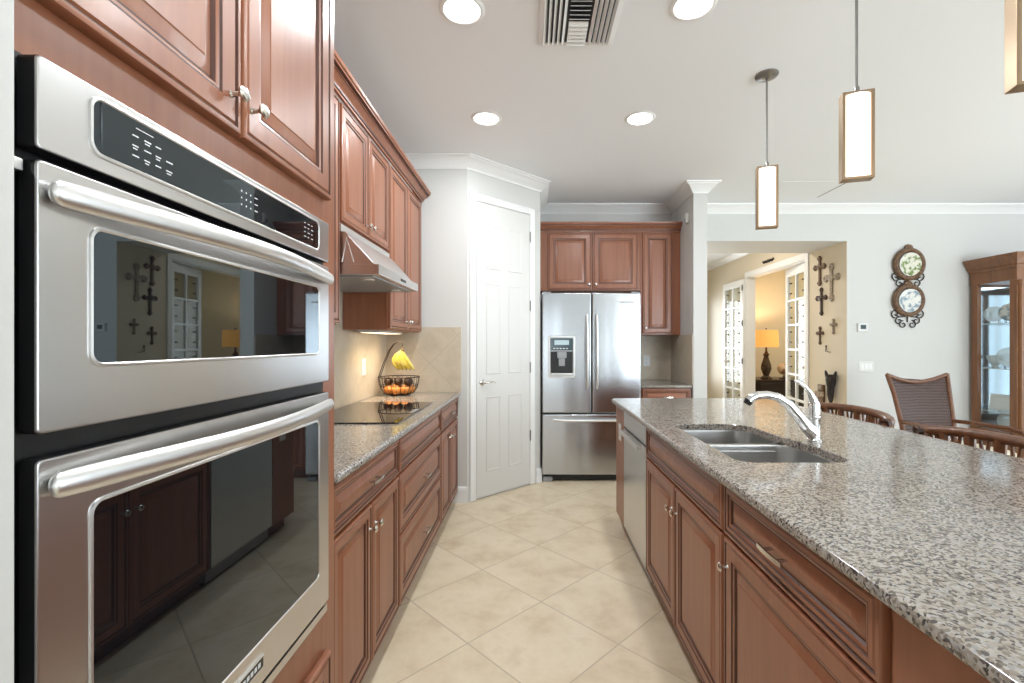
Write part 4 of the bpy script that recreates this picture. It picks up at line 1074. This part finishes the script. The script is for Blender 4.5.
# dark flared wall sculpture
Y, Z = hpt(835, 388)
t = thing('wall_sculpture', 'dark flared bronze sculpture hanging low on the passage wall', 'sculpture', (XW, Y, Z))
m_ = MB(); lo = []
for z, r_, o_ in ((-.185, .012, .0), (-.15, .026, .0), (-.08, .042, .004), (.0, .046, .0), (.06, .060, -.003), (.10, .064, 0), (.135, .055, 0), (.155, .070, 0)):
    lo.append([(XW-.050+.75*r_*math.cos(q), Y+o_+r_*math.sin(q), Z+z) for q in [2*math.pi*i/16 for i in range(16)]])
m_.loft(lo, CARV); obj('torso', m_, t)
for s in (-1, 1):
    m_ = MB(); m_.tube([(XW-.05, Y+s*.045, Z+.10), (XW-.05, Y+s*.075, Z+.15), (XW-.05, Y+s*.095, Z+.195)], [.024, .020, .010], CARV, 10); obj('flared_arm', m_, t)
Y, Z = hpt(822.5, 394)
t = thing('wall_box', 'brown carved wooden plaque beside the dark bronze sculpture', 'plaque', (XW, Y, Z))
m_ = MB(); m_.box(XW-.03, XW-.001, Y-.055, Y+.055, Z-.16, Z+.115, CROSSW, .008); obj('board', m_, t)
m_ = MB(); m_.box(XW-.045, XW-.03, Y-.085, Y+.085, Z-.03, Z+.03, CROSSP, .006); m_.lathe([(.04, 0), (.03, .015), (0, .02)], (XW-.03, Y, Z+.07), CROSSP, 14, (-1, 0, 0)); obj('carving', m_, t)

# ------------------------------------------------------------------ passage, french doors and study
c = MB()
c.box(XW-.018, XW, 5.872, 5.945, 0, 2.47, TRIM, .004); c.box(XW-.018, XW, 7.535, 7.62, 0, 2.47, TRIM, .004); c.box(XW-.0175, XW, 5.9455, 7.5345, 2.385, 2.469, TRIM, .004)
c.box(XW+.0005, XW+.12, 5.9305, 5.945, 0, 2.385, TRIM); c.box(XW+.0005, XW+.12, 7.535, 7.5495, 0, 2.385, TRIM); c.box(XW+.0005, XW+.12, 5.945, 7.535, 2.372, 2.3895, TRIM)
struct('trim_6', c)
def leaf(name, loc, rz, hw=.78):
    # local: hinge at origin, leaf along +X, thickness along Y
    H = 2.365; st = .085; b = MB()
    b.box(0, st, 0, .04, .012, H, TRIM, .003); b.box(hw-st, hw, 0, .04, .012, H, TRIM, .003)
    b.box(st, hw-st, 0, .04, .012, .20, TRIM, .003); b.box(st, hw-st, 0, .04, H-.11, H, TRIM, .003)
    z0, z1 = .20, H-.11
    b.box(hw/2-.016, hw/2+.016, .004, .036, z0, z1, TRIM)
    for k in range(1, 6):
        z = z0+(z1-z0)*k/6; b.box(st, hw-st, .004, .036, z-.014, z+.014, TRIM)
    o = obj(name, b, None, None, 0); o['kind'] = 'structure'; o.location = loc; o.rotation_euler = (0, 0, rz); OFF[o] = Vector((0, 0, 0))
    obj('door_glass', MB().box(st-.005, hw-st+.005, .018, .022, z0, z1, GLASS), o)
    m_ = MB()  # dark blocks that imitate bits of muntin shadow on the panes
    for x in (st+.075, hw-st-.075):
        for k in range(6):
            for q in (.3, .72):
                zz = z0+(z1-z0)*(k+q)/6; m_.box(x-.026, x+.026, .010, .030, zz-.009, zz+.009, BRONZE, .002)
    obj('pane_shadow_mark', m_, o)
    return o
d2 = leaf('door_2', (XW-.021, 7.60, 0), R(90)); d3 = leaf('door_3', (XW+.060, 5.96, 0), R(90-11))
def lever(parent, x, side):
    m_ = MB(); m_.lathe([(.026, 0), (.024, .008), (.010, .012), (.010, .04), (0, .042)], (x, 0 if side < 0 else .04, 1.0), NICKEL, 14, (0, side, 0))
    m_.tube([(x, (.0 if side < 0 else .04)+side*.04, 1.0), (x-.10, (.0 if side < 0 else .04)+side*.045, 1.0)], .009, NICKEL, 8); obj('lever_handle', m_, parent)
lever(d2, .735, 1); lever(d3, .10, 1)
for par in (d2,):
    for z in (.25, .98, 1.60, 2.18):
        m_ = MB(); m_.tube([(.004, .045, z), (.004, .045, z+.09)], .011, PEWTER, 8); m_.box(-.02, .03, .040, .044, z, z+.09, PEWTER); obj('hinge', m_, par)
Y, Z = hpt(768.5, 261)
t = thing('iron_plaque', 'small iron scroll plaque above the french doors', 'plaque', (XW, Y, Z))
m_ = MB(); m_.tube([(XW-.008, Y-.16+.32*i/24, Z+.022*math.sin(i*1.7)) for i in range(25)], .008, IRON, 6); obj('scroll', m_, t)
m_ = MB(); m_.box(XW-.006, XW-.001, Y-.17, Y+.17, Z-.006, Z+.006, IRON); obj('bar', m_, t)

# study seen through the open door: chest, lamp, globe
l = bpy.data.lights.new('passage_fill_lamp', 'AREA'); l.size = .3; l.energy = 16; l.color = (1, .95, .86)  # unseen lamp added to brighten the passage walls
o = bpy.data.objects.new('passage_fill_lamp', l); COL.objects.link(o); o.location = (2.5, 6.5, CE-.02)
t = thing('chest', 'dark wooden chest in the lamplit study', 'chest', (4.45, 8.45, 0))
b = MB(); b.box(3.95, 4.98, 8.12, 8.75, .06, .655, DARKW, .006); obj('carcass', b, t)
obj('top', MB().box(3.92, 5.01, 8.09, 8.77, .655, .683, plain('chest_top', (.06, .03, .018), .25), .005), t)
obj('plinth', MB().box(3.97, 4.96, 8.15, 8.73, 0, .06, DARKW), t)
for k in range(2):
    m_ = MB(); m_.panel((3.97+k*.505, 8.1195, .09), AX, UP, NY, .49, .54, [(0, 0), (0, .015), (.004, .018), (.05, .018), (.06, .010)], DARKW); d = obj('door', m_, t)
    m_ = MB(); m_.lathe([(.006, 0), (.006, .012), (.012, .02), (0, .026)], (3.97+k*.505+(.46 if k == 0 else .03), 8.10, .40), NICKEL, 12, (0, -1, 0)); obj('knob', m_, d)
LX, LY = 4.19, 8.32
t = thing('table_lamp', 'lit table lamp with an amber drum shade in the study', 'lamp', (LX, LY, .683))
m_ = MB(); m_.lathe([(.095, 0), (.095, .02), (.07, .035), (.045, .06), (.065, .11), (.088, .18), (.08, .25), (.05, .34), (.035, .40), (.055, .43), (.03, .46), (.016, .50), (.016, .56), (0, .56)], (LX, LY, .6835), spotted('lamp_bronze', (.03, .018, .01), (.10, .06, .025), 20), 22); obj('base', m_, t)
m_ = MB(); m_.lathe([(.205, .565), (.195, .865), (.193, .865), (.203, .565)], (LX, LY, .683), LAMPSH, 32); obj('lamp_shade', m_, t)
m_ = MB(); m_.tube([(LX, LY, 1.24), (LX, LY, 1.57)], .004, BRONZE, 8); m_.sphere((LX, LY, 1.575), .014, BRONZE, 10, 8); obj('finial', m_, t)
l = bpy.data.lights.new('study_lamp', 'POINT'); l.energy = 24; l.color = (1, .84, .58); l.shadow_soft_size = .03
o = bpy.data.objects.new('study_lamp', l); COL.objects.link(o); o.location = (LX, LY, 1.46)
l = bpy.data.lights.new('study_ceiling_lamp', 'AREA'); l.size = .3; l.energy = 24; l.color = (1, .93, .80)
o = bpy.data.objects.new('study_ceiling_lamp', l); COL.objects.link(o); o.location = (4.9, 7.2, CE-.02)
GX, GY = 4.47, 8.25
t = thing('desk_globe', 'antique desk globe standing beside the amber lamp', 'globe', (GX, GY, .683))
m_ = MB(); m_.lathe([(.08, 0), (.08, .012), (.03, .025), (.014, .04), (.014, .055), (0, .055)], (GX, GY, .6835), DARKW, 20); obj('base', m_, t)
m_ = MB(); m_.sphere((GX, GY, .862), .105, GLOBEM, 28, 18); obj('ball', m_, t)
m_ = MB(); m_.tube([(GX+.118*math.cos(R(-100+200*i/20)), GY, .862+.118*math.sin(R(-100+200*i/20))) for i in range(21)], .006, NICKEL, 8); obj('meridian', m_, t)
